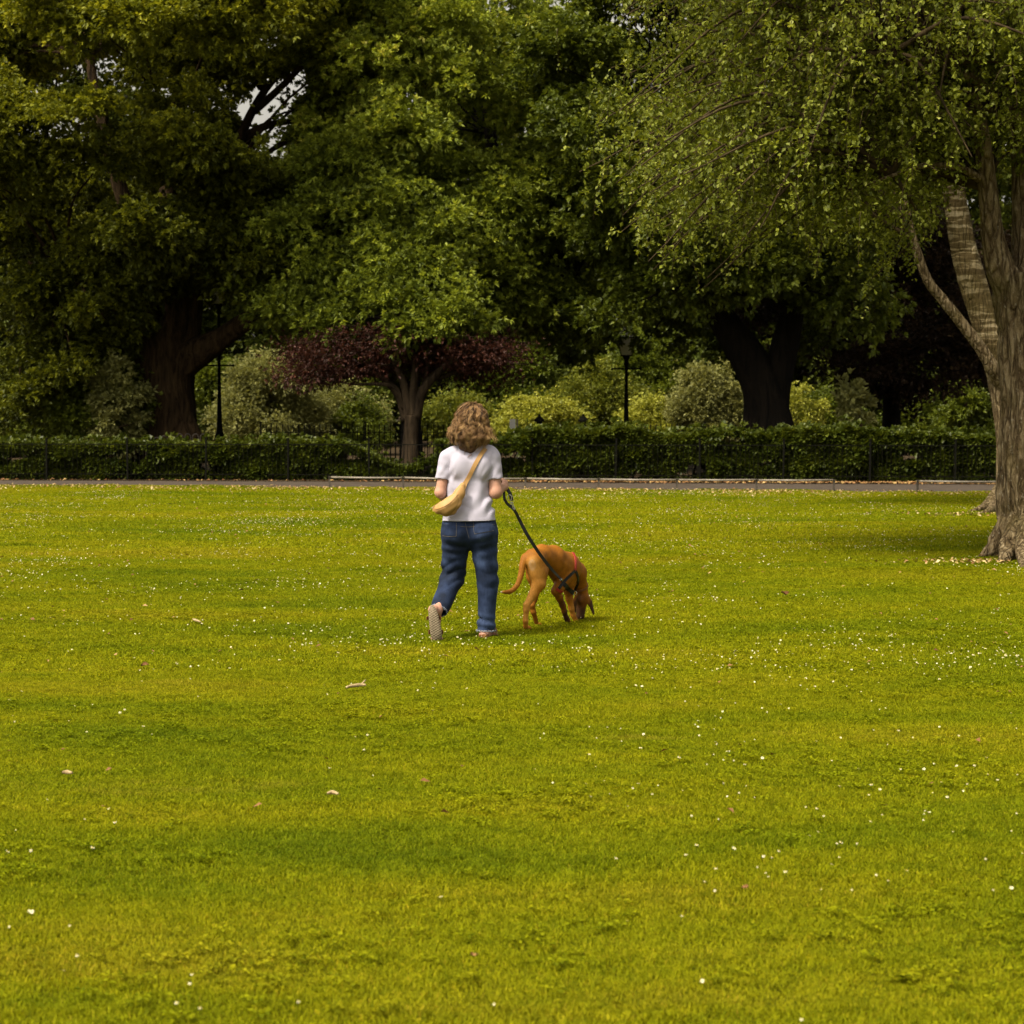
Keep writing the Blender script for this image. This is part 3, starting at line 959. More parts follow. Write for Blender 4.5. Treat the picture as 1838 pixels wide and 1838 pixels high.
shrub('tall dim bush filling the space behind the lamp lantern', 1180, 85.0, 120, 600, M['darkbush'], 24, (0.14, 0.07), 17, per=100)
shrub('tall dark bush behind the purple tree right side', 905, 84.0, 110, 600, M['darkbush'], 22, (0.14, 0.07), 18, per=100)

# ------------------------------------------------------------------ lamp posts, sign, gate posts
def lamp_post(px, d, label, lantern_py, bar_py):
    p = P(px, 760, d)
    root = empty('lamp_post', (p.x, d, 0))
    zl = P(px, lantern_py, d).z      # underside of the lantern
    zb = P(px, bar_py, d).z
    m = MB()
    m.lathe((p.x, d, 0), [(0.0, 0), (.16, 0), (.16, .25), (.13, .3), (.12, .9), (.135, .95), (.10, 1.05), (.075, 1.2), (.050, 2.0), (.060, 2.05), (.046, 2.1), (.038, zl - .25), (.075, zl - .2), (.05, zl - .12), (.09, zl - .03), (.10, zl), (0, zl)], 12)
    m.build('post', M['iron'], root, True)
    m = MB()
    m.tube([(p.x - .38, d, zb), (p.x, d, zb), (p.x + .38, d, zb)], 0.022, 8)
    for s in (-1, 1):
        m.lathe((p.x + s * .38, d, zb - .04), [(0, 0), (.035, .02), (.035, .06), (0, .08)], 8)
    m.build('ladder_bar', M['iron'], root, True)
    fr = MB()
    b0, b1, hh = 0.14, 0.24, 0.50
    for sx in (-1, 1):
        for sy in (-1, 1):
            fr.tube([(p.x + sx * b0, d + sy * b0, zl + .02), (p.x + sx * b1, d + sy * b1, zl + hh)], 0.009, 6)
    for b, z in ((b0, zl + .02), (b1, zl + hh)):
        fr.box((p.x, d - b, z), (2 * b + .04, .03, .03)); fr.box((p.x, d + b, z), (2 * b + .04, .03, .03))
        fr.box((p.x - b, d, z), (.03, 2 * b - .03, .03)); fr.box((p.x + b, d, z), (.03, 2 * b - .03, .03))
    fr.build('lantern_frame', M['iron'], root)
    for sx, sy in ((0, -1), (0, 1), (-1, 0), (1, 0)):
        g = MB()
        if sx == 0:
            g.add([(p.x - b0, d + sy * b0 * .97, zl + .03), (p.x + b0, d + sy * b0 * .97, zl + .03), (p.x + b1, d + sy * b1 * .97, zl + hh), (p.x - b1, d + sy * b1 * .97, zl + hh)], [(0, 1, 2, 3)])
        else:
            g.add([(p.x + sx * b0 * .97, d - b0, zl + .03), (p.x + sx * b0 * .97, d + b0, zl + .03), (p.x + sx * b1 * .97, d + b1, zl + hh), (p.x + sx * b1 * .97, d - b1, zl + hh)], [(0, 1, 2, 3)])
        g.build('pane', M['glass'], root)
    m = MB()
    m.lathe((p.x, d, zl + hh + .015), [(.31, 0), (.30, .03), (.19, .12), (.10, .19), (.09, .25), (.12, .27), (.03, .31), (.03, .36), (0, .38)], 8)
    m.build('lantern_cap', M['lampcap'], root)
    tag(root, label, 'lamp post', 'old lamp posts behind the hedge')
m, t, out = new_mat('frosted_glass')
b = N(t, 'ShaderNodeBsdfPrincipled', Roughness=0.35)
b.inputs['Base Color'].default_value = (0.75, 0.75, 0.7, 1)
b.inputs['Transmission Weight'].default_value = 0.35
t.links.new(b.outputs[0], out.inputs['Surface'])
M['glass'] = m
M['lampcap'] = surf('lantern_cap_metal', [(0.3, (0.42, 0.41, 0.38)), (0.7, (0.6, 0.59, 0.55))], 6, 3, 0.5, 0.4)
lamp_post(1124, 57.5, 'black lamp post with glazed lantern among the pale shrubs', 640, 662)
lamp_post(394, 57.5, 'black lamp post right of the oak trunk its lantern lost in leaves', 548, 656)

M['whiteboard'] = surf('white_paint', [(0.3, (0.72, 0.70, 0.66)), (0.7, (0.8, 0.78, 0.74))], 5, 3, 0.5, 0.3)
root = empty('notice_board', P(922, 800, 56.0) * 1)
zt = P(922, 752, 56.0).z
pc = P(922, 765, 56.0)
m = MB(); m.box((pc.x - .03, 56.0, zt - .2), (0.15, 0.02, 0.40)); m.build('board', M['whiteboard'], root)
m = MB(); m.box((pc.x + .09, 56.0, (zt) / 2), (0.045, 0.045, zt)); m.build('post', M['rail'], root)
tag(root, 'small white notice board on a pale post above the hedge', 'sign')
for px, lab in ((968, 'stubby black gate post with pointed cap nearer the white notice'), (1047, 'stubby black gate post with pointed cap nearer the lamp post')):
    p = P(px, 762, 54.6)
    root = empty('gate_post', (p.x, 54.6, 0))
    zt = P(px, 757, 54.6).z
    m = MB(); m.box((p.x, 54.6, zt / 2), (0.15, 0.15, zt)); m.build('shaft', M['iron'], root)
    m = MB()
    m.lathe((p.x, 54.6, zt + .002), [(.13, 0), (.13, .05), (.06, .12), (.03, .15), (.04, .18), (0, .2)], 8)
    m.build('cap', M['iron'], root)
    tag(root, lab, 'gate post', 'black gate posts behind the hedge')
m = MB()
p = P(1700, 856, 48.5)
m.add([(p.x - .06, 48.7, .06), (p.x + .05, 48.66, .05), (p.x + .07, 48.8, .12), (p.x - .03, 48.84, .14), (p.x + .01, 48.72, .17)], [(0, 1, 2, 3), (0, 1, 4), (1, 2, 4), (2, 3, 4), (3, 0, 4)])
tag(m.build('litter_scrap', M['petal']), 'crumpled white scrap of litter at the foot of the right hedge', 'litter')
# ------------------------------------------------------------------ trees
def in_gap(S):
    """the bright opening between the oak and the evergreen oak, kept free of leaves"""
    S = np.atleast_2d(S)
    x, y = proj(S)
    e = ((x - 490 - (205 - y) * 0.25) / 72) ** 2 + ((y - 205) / 88) ** 2
    return e
def gap_ok(S):
    return in_gap(S) > 1.0
def gap_soft(S):
    e = in_gap(S)
    w = np.array([mnoise.noise(Vector((float(a[0]) * 1.4, 0, float(a[2]) * 1.4))) for a in S])
    w2 = np.array([mnoise.noise(Vector((float(a[0]) * 3.1, float(a[1]) * 1.2, float(a[2]) * 3.1))) for a in S])
    return (e + 0.9 * w > 0.72) | (w2 > 0.20)

# --- big oak at the left
r = np.random.default_rng(31)
d = 56.0
root = empty('oak_tree', P(300, 800, d))
root.location.z = 0
m = MB()
limb(m, [PR(302, 822, d, 66), PR(300, 790, d, 57), PR(300, 740, d, 50), PR(297, 690, d, 49), PR(292, 640, d, 54), PR(290, 605, d, 50)], 26, 6, 0.10, 1, (2.6, 0.16, 0.05))
limb(m, [PR(318, 650, d - .1, 36), PR(345, 635, d - .25, 28), PR(395, 608, d - .6, 20), PR(440, 578, d - 1.0, 17), PR(500, 545, d - 1.6, 12), PR(560, 530, d - 2, 7)], 14, 6, .1, 2, (2, .14, .06))
limb(m, [PR(322, 640, d, 30), PR(340, 590, d, 21), PR(346, 530, d, 20), PR(350, 470, d + .1, 17), PR(385, 380, d, 13), PR(430, 250, d, 9), PR(470, 170, d, 7), PR(520, 110, d, 5)], 14, 6, .1, 3, (2, .14, .06))
limb(m, [PR(280, 640, d, 38), PR(262, 580, d + .2, 26), PR(262, 500, d + .3, 20), PR(235, 400, d + .3, 15), PR(190, 250, d, 12), PR(160, 100, d, 8), PR(150, -40, d, 5)], 14, 6, .1, 4, (2, .14, .06))
limb(m, [PR(298, 610, d - .2, 34), PR(318, 560, d - .3, 22), PR(300, 420, d - .2, 18), PR(310, 250, d, 14), PR(330, 100, d, 10), PR(350, -60, d, 5)], 14, 6, .1, 5, (2, .14, .06))
limb(m, [PR(270, 590, d - .2, 18), PR(200, 545, d - .8, 12), PR(120, 500, d - 1.3, 8), PR(50, 470, d - 1.6, 4)], 10, 5, .1, 6)
limb(m, [PR(430, 250, d, 9), PR(480, 225, d, 7), PR(540, 215, d, 4)], 8, 5, .1, 7)
limb(m, [PR(455, 200, d, 8), PR(500, 160, d - .1, 6), PR(560, 100, d - .3, 4)], 8, 5, .1, 8)
limb(m, [PR(470, 160, d, 7), PR(455, 110, d, 5), PR(450, 40, d, 3)], 8, 5, .1, 9)
# root flare
for px, w in ((245, 20), (275, 26), (330, 26), (352, 18)):
    limb(m, [PR(300 + (px - 300) * .6, 745, d - .3, w * .8), PR(px, 790, d - .5, w * .8), PR(px + (px - 300) * .25, 818, d - .7, w * .8)], 10, 4, .1, px)
m.build('trunk', M['oakbark'], root, True)
oak_at = lambda px, py, dd, a, b, c: (*P(px, py, dd), a, b, c)
env = [oak_at(270, 110, d, 6.2, 6.5, 6.2), oak_at(470, 40, d, 2.2, 3.0, 1.8)]
lob = env_lobes(env, 120, 0.75, 1.35, r, 0.62, lambda p: in_gap(p)[0] > 0.8)
for px, py, rr in ((40, 560, 1.2), (110, 520, 1.2), (30, 440, 1.3), (190, 560, .9), (130, 590, .8), (225, 500, .9), (200, 460, 1.2), (60, 640, .9), (420, 470, 1.1), (400, 400, 1.1), (300, 420, 1.2), (330, 190, 1.1), (350, 120, 1.0), (310, 280, 1.1), (390, 320, 1.0), (360, 50, 1.0), (300, 90, 1.1), (230, 600, .55), (205, 620, .6), (90, 700, .8), (20, 720, .8), (140, 660, .7)):
    dd = d - r.uniform(0.4, 2.6)
    lob.append((*P(px, py, dd), rr, rr, rr * .7))
branches_to(m := MB(), lob, [PR(400, 330, d, 9), PR(190, 250, d, 9), PR(310, 250, d, 9), PR(160, 100, d, 8), PR(340, 60, d, 8), PR(120, 500, d - 1, 8), PR(262, 520, d, 8)], r, .06)
m.build('branches', M['oakbark'], root, True)
nl = crown(root, lob, 80, (0.125, 0.070), 7, M['oakleaf'], 32, 0.9, gap_soft, lambda S: 0.20 * np.clip((S[:, 2] - 9.0) / 4.0, -1.0, 1.2))  # leaves lighten with height: light from above put into colour, plus young growth
tag(root, 'massive old oak with thick forked trunk at the left', 'tree')
print('oak leaves', nl)

# --- evergreen oak in the middle
r = np.random.default_rng(41)
d = 60.0
root = empty('evergreen_oak_tree', P(890, 800, d)); root.location.z = 0
m = MB()
limb(m, [PR(738, 830, d, 22), PR(738, 740, d, 17), PR(742, 660, d, 17), PR(790, 590, d, 20), PR(870, 545, d, 24)], 18, 6, .1, 11, (2, .14, .06))
st = []
for a in ([(880, 590, 0, 20), (820, 470, -1, 15), (740, 330, -2, 10), (680, 180, -2.5, 5)], [(885, 580, 0, 22), (900, 420, 0, 16), (880, 240, 0, 11), (860, 60, 0, 6)],
          [(890, 580, 0, 18), (960, 460, -.5, 13), (1020, 330, -1, 9), (1060, 200, -1, 4)], [(880, 570, 0, 18), (760, 540, -3, 12), (640, 520, -5, 8), (540, 500, -6, 4)],
          [(800, 590, 0, 14), (800, 575, -4, 10), (770, 560, -6.5, 7), (730, 575, -8, 3)], [(895, 600, 0, 15), (950, 560, -2, 10), (1020, 530, -3, 5)]):
    limb(m, [PR(x, y, d + e, w) for x, y, e, w in a], 12, 6, .1, a[1][0])
    st += [PR(x, y, d + e, w) for x, y, e, w in a[1:]]
m.build('trunk', M['blackbark'], root, True)
env = [oak_at(770, 290, d - 1, 4.7, 6.0, 6.3), oak_at(640, 400, d - 3.5, 2.6, 3.2, 3.6), oak_at(960, 430, d - 1, 2.6, 3.5, 2.6)]
lob = env_lobes(env, 120, 0.75, 1.3, r, 0.68, lambda p: in_gap(p)[0] > 1.9)
for px, py, e, rr in ((505, 430, -6, 1.0), (500, 500, -6, 1.0), (530, 560, -6.3, 1.0), (600, 590, -7, .9), (560, 480, -6.5, 1.2), (640, 560, -7, 1.0), (700, 560, -7.6, 1.0), (760, 590, -8.2, .8), (735, 610, -8.3, .6), (800, 560, -8, .9), (830, 590, -7.5, .7), (770, 500, -7, 1.2), (680, 480, -7, 1.2), (600, 380, -6, 1.2), (530, 330, -5, 1.0), (560, 250, -4.4, 1.0), (600, 170, -4, 1.1), (650, 90, -4, 1.2), (870, 500, -5, 1.1), (900, 420, -4.5, 1.0), (940, 320, -4, 1.1), (960, 220, -4, 1.0), (980, 140, -4, 1.1), (700, 380, -6.6, 1.3), (780, 420, -6.8, 1.2), (930, 560, -4, 1.0), (990, 540, -3.5, .9), (860, 380, -5, .9), (620, 280, -6, 1.1), (1010, 270, -4, .9)):
    lob.append((*P(px, py, d + e), rr, rr, rr * .72))
branches_to(m := MB(), lob, st, r, .05)
m.build('branches', M['blackbark'], root, True)
nl = crown(root, lob, 60, (0.135, 0.055), 8, M['holmleaf'], 42, 0.8, lambda S: gap_soft(S), lambda S: 0.10 * np.clip((S[:, 2] - 7.5) / 4, -1, 1))  # higher leaves tinted paler, top light painted in along with new leaves
tag(root, 'large rounded evergreen oak filling the middle behind the woman', 'tree')
print('holm leaves', nl)

# --- purple plum
r = np.random.default_rng(51)
d = 52.2
root = empty('purple_plum_tree', P(738, 850, d)); root.location.z = 0
m = MB()
limb(m, [PR(736, 856, d, 21), PR(737, 800, d, 15), PR(738, 770, d, 13.5), PR(738, 745, d, 14)], 16, 6, .1, 1, (2, .15, .06))
tips = []
for a in ([(732, 755, 12), (718, 715, 8), (700, 690, 7), (670, 668, 5), (610, 655, 3), (565, 650, 1.5)], [(735, 750, 12), (728, 700, 8), (712, 660, 6), (690, 620, 4), (660, 600, 2)],
          [(741, 750, 12), (742, 700, 8), (745, 655, 6), (735, 610, 4)], [(745, 750, 12), (757, 705, 9), (785, 670, 7), (815, 645, 5), (855, 625, 3), (890, 612, 1.5)],
          [(743, 740, 10), (762, 690, 6), (770, 650, 4), (800, 610, 3)], [(726, 735, 6), (712, 700, 5), (690, 690, 4), (640, 690, 2), (600, 685, 1.2)], [(780, 680, 5), (830, 665, 4), (880, 655, 2)]):
    e = r.uniform(-.6, .6)
    limb(m, [PR(x, y, d + e * i / 4, w) for i, (x, y, w) in enumerate(a)], 8, 6, .1, a[1][0])
    tips += [PR(x, y, d + e * i / 4, w) for i, (x, y, w) in enumerate(a)][2:]
m.build('trunk', M['plumbark'], root, True)
lob = []
for i in range(74):
    px = r.uniform(530, 912); sag = ((px - 735) / 175) ** 2 * 26
    lob.append((*P(px, r.uniform(588, 660) + sag, d + r.uniform(-.8, 2.4)), r.uniform(.35, .65), .5, r.uniform(.16, .30)))
branches_to(m := MB(), lob, tips, r, .025, sides=4)
for i in range(120):
    lb = lob[i % len(lob)]
    a = np.array(lb[:3]); b = a + r.normal(size=3) * [.9, .8, .3]
    limb(m, [(*a, .010), (*((a + b) / 2 + [0, 0, .05]), .007), (*b, .003)], 4, 3)
m.build('branches', M['plumbark'], root, True)
crown(root, lob, 80, (0.080, 0.040), 4, M['plumleaf'], 52, 0.9, lower=0.8, sub=.55)
tag(root, 'small purple leaved plum with spreading flat crown and branching stem', 'tree')

# --- dark leaning trunk at the right
r = np.random.default_rng(61)
d = 54.5
root = empty('leaning_dark_tree', P(1378, 790, d)); root.location.z = 0
m = MB()
limb(m, [PR(1382, 800, d, 58), PR(1380, 760, d, 46), PR(1374, 715, d, 38), PR(1358, 670, d, 35), PR(1338, 635, d, 31), PR(1310, 595, d, 28), PR(1288, 555, d, 24), PR(1268, 500, d, 20), PR(1240, 400, d, 13), PR(1200, 260, d, 8)], 18, 6, .08, 1, (2, .12, .06))
limb(m, [PR(1392, 770, d - .05, 24), PR(1392, 715, d, 25), PR(1400, 660, d, 25), PR(1410, 610, d, 25), PR(1420, 565, d, 23), PR(1432, 500, d, 20), PR(1440, 380, d, 14), PR(1450, 220, d, 8)], 16, 6, .08, 2, (2, .12, .06))
limb(m, [PR(1425, 560, d - .3, 9), PR(1390, 545, d - 1, 6), PR(1350, 532, d - 1.8, 5), PR(1300, 520, d - 2.4, 3)], 8, 5, .1, 4)
m.build('trunk', M['blackbark'], root, True)
env = [oak_at(1340, 230, d, 5.6, 5.0, 4.6)]
lob = env_lobes(env, 70, .8, 1.3, r, .65)
for px, py, e, rr in ((1110, 560, -.5, .8), (1060, 590, 1, .7), (1180, 520, -1, 1), (1260, 500, -2, 1), (1500, 520, -1.6, .9), (1560, 560, -1, .8), (1340, 470, -2, .9), (1450, 600, 2, .8), (1030, 620, 2, .7), (1210, 590, 2.5, .8), (1092, 602, 2.2, .34), (1152, 618, 2.2, .26)):
    lob.append((*P(px, py, d + e), rr, rr, rr * .7))
branches_to(m := MB(), lob, [PR(1240, 400, d, 9), PR(1200, 260, d, 9), PR(1440, 380, d, 9), PR(1450, 220, d, 9), PR(1350, 450, d, 9), PR(1300, 520, d - 2, 4)], r, .05)
m.build('branches', M['blackbark'], root, True)
crown(root, lob, 46, (0.14, 0.08), 7, M['darkbush'], 62, .9)
tag(root, 'tall tree with near black leaning forked trunk behind the right hedge', 'tree')

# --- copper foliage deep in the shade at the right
r = np.random.default_rng(66)
d = 60
root = empty('copper_tree', P(1620, 800, d)); root.location.z = 0
m = MB()
limb(m, [PR(1600, 830, d, 22), PR(1600, 740, d, 16), PR(1598, 640, d, 14), PR(1590, 500, d, 8)], 12, 5, .1, 1)
m.build('trunk', M['blackbark'], root, True)
lob = env_lobes([oak_at(1600, 560, d, 4.2, 3.6, 2.8)], 50, .7, 1.1, r, .65)
branches_to(m := MB(), lob, [PR(1598, 640, d, 9), PR(1592, 520, d, 9)], r, .05); m.build('branches', M['blackbark'], root, True)
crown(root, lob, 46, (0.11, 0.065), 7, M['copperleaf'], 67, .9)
tag(root, 'dark copper brown leaved tree deep in shade left of the birch trunks', 'tree')

# --- birches on the lawn
def birch_bottom(px):
    xs_ = [960, 1000, 1040, 1075, 1100, 1140, 1175, 1210, 1280, 1330, 1380, 1420, 1450, 1480, 1530, 1580, 1625, 1655, 1690, 1730, 1770, 1800, 1900, 2600]
    ys_ = [190, 300, 400, 480, 530, 575, 595, 565, 545, 520, 470, 440, 520, 585, 590, 570, 520, 500, 425, 360, 300, 330, 420, 560]
    return np.interp(px, xs_, ys_)

def birch_crown(root, env, n_twigs, seed, starts, leaf, per, mat, use_bottom=True, tl=(0.35, 0.95)):
    r = np.random.default_rng(seed)
    vol = np.array([e[3] * e[4] * e[5] for e in env]); vol = vol / vol.sum()
    S, Dd, T = [], [], []
    tw = MB()
    anchors = []
    nb = 0
    # secondary boughs arching from the stems
    bough = []
    for i in range(int(n_twigs / 26)):
        e = env[r.choice(len(env), p=vol)]
        u = unit(r.normal(size=3)) * r.uniform(.25, 1) ** .45
        p = np.array(e[:3]) + u * np.array(e[3:6])
        if use_bottom:
            x, y = proj(p[None])
            if y[0] > birch_bottom(x[0]) - 20: continue
        bough.append(p)
    st = np.array([s[:3] for s in starts])
    for i, p in enumerate(bough):
        dd = np.linalg.norm(st - p, axis=1)
        a = st[int(np.argmin(dd + r.uniform(0, 1.2, len(dd))))]
        md = (a + p) / 2 + np.array([0, 0, .22 * np.linalg.norm(p - a)]) + r.normal(size=3) * .12
        pts = spline([(*a, .035), (*md, .020), (*p, .006)], 6)
        tw.tube([q[:3] for q in pts], [q[3] for q in pts], 5, False)
        # twigs hang along the outer part of the bough
        for k in range(26):
            f = r.uniform(.35, 1)
            q = np.array(pts[int(f * (len(pts) - 1))][:3]) + r.normal(size=3) * [.38, .38, .20]
            ln = r.uniform(.30, .85)
            out = unit(np.array([r.normal(), r.normal(), .35]))
            seg = [q, q + out * ln * .28 + [0, 0, .02], q + out * ln * .48 + [0, 0, -ln * .28], q + out * ln * .55 + [0, 0, -ln * .75]]
            if use_bottom:
                x, y = proj(np.array(seg))
                if (y > birch_bottom(x) + r.normal(0, 10)).any(): continue
            sp = np.array(spline(seg, 4))
            if k % 2 == 0:
                tw.tube([Vector(v) for v in sp[::3]], [.0045, .004, .003, .0022, .0018][:len(sp[::3])], 3, False)
            idx = r.uniform(0, len(sp) - 1.01, per)
            i0 = idx.astype(int); f = (idx - i0)[:, None]
            pos = sp[i0] * (1 - f) + sp[i0 + 1] * f
            tg = unit(sp[i0 + 1] - sp[i0])
            S.append(pos); Dd.append(unit(tg * .3 + unit(r.normal(size=(per, 3))) + [0, 0, -.25]))
            T.append(np.full(per, r.normal(0, .10)))
    S = np.concatenate(S); Dd = np.concatenate(Dd); T = np.concatenate(T)
    me = leaves_mesh('crown', S, Dd, 1, leaf[0], leaf[1], .5, r, .1, tbias=T)
    link('crown', me, mat, root)
    tw.build('twigs', M['twig'], root, True)
    return len(S)

d = 23.6
root = empty('birch_tree', P(1850, 998, d)); root.location.z = 0
m = MB()
limb(m, [PR(1850, 1012, d, 76), PR(1851, 985, d, 64), PR(1853, 940, d, 60), PR(1852, 870, d, 58), PR(1850, 780, d, 55), PR(1850, 690, d, 53), PR(1848, 600, d, 54), PR(1843, 540, d, 58), PR(1838, 490, d, 50)], 96, 16, .04, 1, (4.2, .16, .05))
for px, py, e, w in ((1768, 996, -.3, 17), (1800, 1004, -.6, 18), (1838, 1012, -.8, 20), (1925, 1004, -.2, 20)):
    q = G(px, py + 4)
    base = P(1850 + (px - 1850) * .5, 930, d + e * .35)
    limb(m, [(base.x, base.y, base.z, .10), ((base.x * .5 + q.x * .5), (base.y * .5 + q.y * .5), base.z * .30, .105), (q.x, q.y, .015, .055), (q.x + (q.x - base.x) * .5, q.y + (q.y - base.y) * .4, -.03, .02)], 28, 10, .2, px, (2.6, .25, .12))
limb(m, [PR(1825, 530, d, 34), PR(1796, 480, d - .1, 26), PR(1782, 430, d - .15, 21), PR(1776, 370, d - .2, 19), PR(1768, 290, d - .3, 16), PR(1752, 180, d - .5, 12), PR(1730, 60, d - .7, 8), PR(1700, -80, d - .9, 4)], 16, 8, .06, 2, (3, .08, .06))
limb(m, [PR(1845, 520, d, 42), PR(1850, 440, d, 34), PR(1846, 330, d, 30), PR(1838, 200, d, 26), PR(1830, 60, d, 20), PR(1825, -120, d, 12), PR(1800, -320, d, 6)], 20, 8, .08, 3, (3, .12, .06))
limb(m, [PR(1838, 230, d - .1, 13), PR(1790, 170, d - .5, 9), PR(1700, 120, d - 1.2, 6), PR(1580, 90, d - 1.8, 3)], 10, 6, .08, 4)
limb(m, [PR(1772, 330, d - .2, 9), PR(1720, 300, d - .5, 6), PR(1650, 300, d - .9, 4), PR(1560, 330, d - 1.2, 2.5)], 8, 6, .08, 5)
m.build('trunk', M['birch_a'], root, True)
starts = [PR(1775, 340, d - .2, 1), PR(1755, 200, d - .5, 1), PR(1730, 60, d - .7, 1), PR(1840, 220, d, 1), PR(1830, 60, d, 1), PR(1825, -120, d, 1), PR(1700, 120, d - 1.2, 1), PR(1600, 95, d - 1.7, 1), PR(1600, 310, d - 1, 1), PR(1800, -320, d, 1)]
bx = lambda px, py, dd, a, b, c: (*P(px, py, dd), a, b, c)
env = [bx(1450, 180, d + .4, 2.8, 3.4, 2.3), bx(1230, 250, d + .4, 1.4, 2.4, 2.1), bx(1700, 100, d, 2.2, 2.8, 2.2), bx(1900, 150, d + .5, 2.2, 2.6, 2.6), bx(1450, -120, d, 2.8, 2.8, 1.8), bx(1350, -430, d + 1, 3.2, 3.4, 2.2)]  # last envelope: unseen upper crown, added to widen the shade on the lawn
nb = birch_crown(root, env, 9400, 71, starts, (0.050, 0.036), 25, M['birchleaf'])
tag(root, 'silver birch with furrowed trunk and drooping leafy crown nearest at the right', 'tree')
print('birch leaves', nb)

d = 35.5
root = empty('birch_tree', P(1815, 915, d)); root.location.z = 0
m = MB()
limb(m, [PR(1816, 918, d, 50), PR(1815, 895, d, 34), PR(1818, 850, d, 29), PR(1816, 780, d, 27), PR(1806, 710, d, 27), PR(1797, 665, d, 27), PR(1788, 640, d, 26), PR(1772, 590, d, 25), PR(1752, 530, d, 24), PR(1738, 480, d, 24), PR(1726, 430, d, 23), PR(1716, 370, d, 21), PR(1706, 290, d, 18), PR(1690, 170, d, 13), PR(1670, 20, d, 8), PR(1650, -120, d, 4)], 40, 12, .06, 11, (2.5, .09, .05))
m.build('trunk', M['birch_b'], root, True)
m = MB()
limb(m, [PR(1800, 690, d - .1, 18), PR(1782, 660, d - .3, 13), PR(1757, 620, d - .4, 11), PR(1722, 575, d - .5, 10), PR(1690, 535, d - .6, 9.5), PR(1664, 500, d - .7, 8.5), PR(1640, 430, d - .8, 7), PR(1625, 360, d - .9, 4)], 12, 8, .06, 12)
m.build('branch', M['birch_a'], root, True)
m = MB()
limb(m, [PR(1830, 760, d + .1, 20), PR(1850, 650, d + .2, 18), PR(1862, 500, d + .3, 14), PR(1870, 300, d + .3, 9), PR(1870, 100, d + .3, 5)], 12, 6, .06, 13)
for px, py, e in ((1755, 918, -.2), (1772, 922, -.5), (1870, 920, -.3)):
    q = G(px, py)
    base = P(1816 + (px - 1816) * .35, 880, d + e * .3)
    limb(m, [(base.x, base.y, base.z, .12), ((base.x + q.x) / 2, (base.y + q.y) / 2, base.z * .30, .10), (q.x, q.y, .03, .05), (q.x + (q.x - base.x) * .4, q.y, -.03, .02)], 8, 6, .2, px)
m.build('branch', M['birch_a'], root, True)
starts = [PR(1706, 290, d, 1), PR(1690, 170, d, 1), PR(1670, 20, d, 1), PR(1640, 430, d - .8, 1), PR(1870, 300, d, 1), PR(1870, 100, d, 1)]
env = [bx(1620, 260, d - .5, 2.2, 2.6, 2.4), bx(1780, 100, d, 2.8, 2.8, 2.8), bx(1440, 330, d + .5, 1.6, 2.2, 1.6), bx(1250, 330, d, 1.5, 2.0, 1.7), bx(1450, -120, d + 1, 3.6, 3.4, 2.6), bx(1280, -170, d - 1, 3.2, 3.4, 2.4)]  # last two: crown volume above the view, added to deepen the lawn shade
nb = birch_crown(root, env, 6600, 73, starts, (0.066, 0.048), 16, M['birchleaf'])
tag(root, 'farther birch with pale banded upper stem forking low on its left', 'tree')
print('birch2 leaves', nb)
for (px, py, n, sx, sy, sd) in ((1740, 1010, 160, .9, .25, 1), (1730, 925, 120, 1.2, .3, 2)):
    q = G(px, py)
    r = np.random.default_rng(sd)
    pts = np.stack([q.x + r.normal(size=n) * sx * .5, q.y + r.normal(size=n) * sy, np.full(n, .025)], 1)
    litter('fallen_leaves', pts, .045, 'dry leaves gathered round the roots of the %s birch' % ('nearer' if sd == 1 else 'farther'), .2, .9, 80 + sd)

# --- trees closing the view
BT = [(-330, 102, 20.2, 6.6, 'outermost dark tree of the back row beyond the left edge'), (-90, 98, 21.4, 6.0, 'dark back row tree at the left edge behind the oak'), (105, 106, 21.4, 5.5, 'dark back row tree behind the left side of the oak'),
      (300, 112, 17.8, 5.5, 'dark back row tree directly behind the oak trunk'), (475, 110, 11.9, 5.0, 'short back row tree below the bright opening in the leaves'), (640, 108, 18.4, 5.3, 'dark back row tree behind the left of the evergreen oak'), (800, 102, 21.4, 5.8, 'tall back row tree behind the woman'),
      (970, 108, 21.4, 5.5, 'dark back row tree between evergreen oak and lamp lantern'), (1140, 102, 20.2, 5.5, 'dark back row tree behind the lamp lantern'), (1310, 108, 21.4, 5.8, 'dark back row tree behind the leaning trunk'),
      (1480, 100, 21.4, 5.5, 'dark back row tree right of the leaning trunk'), (1650, 94, 20.2, 5.3, 'dark back row tree left of the birch stems'), (1810, 102, 21.4, 5.8, 'dark back row tree behind the birch stems'), (1990, 98, 21.4, 6.2, 'dark back row tree beyond the right edge'), (2200, 102, 21.4, 6.6, 'outermost dark tree of the back row far right')]
for i, (px, d, H, R, lab) in enumerate(BT):
    r = np.random.default_rng(200 + i)
    p = P(px, 760, d)
    root = empty('woodland_tree', (p.x, d, 0))
    m = MB()
    limb(m, [(p.x, d, 0, .55), (p.x + r.normal() * .2, d, H * .3, .40), (p.x + r.normal() * .5, d, H * .6, .25), (p.x + r.normal() * .6, d, H * .9, .06)], 10, 5, .1, i)
    lob = env_lobes([(p.x, d, H * .55, R, R * .9, H * .45), (p.x, d, 2.6, R * .9, R * .8, 2.4)], 46, 1.1, 1.9, r, .7, lambda q: in_gap(q)[0] > 1.3)
    branches_to(m, lob, [(p.x, d, H * f) for f in (.3, .45, .6, .75)], r, .09, 2)
    m.build('trunk', M['blackbark'], root, True)
    crown(root, lob, 15, (0.26, 0.16), 6, M['backleaf'], 300 + i, .9, gap_soft)
    tag(root, lab, 'tree', 'dark trees closing the view')
r = np.random.default_rng(400)
n = 26000
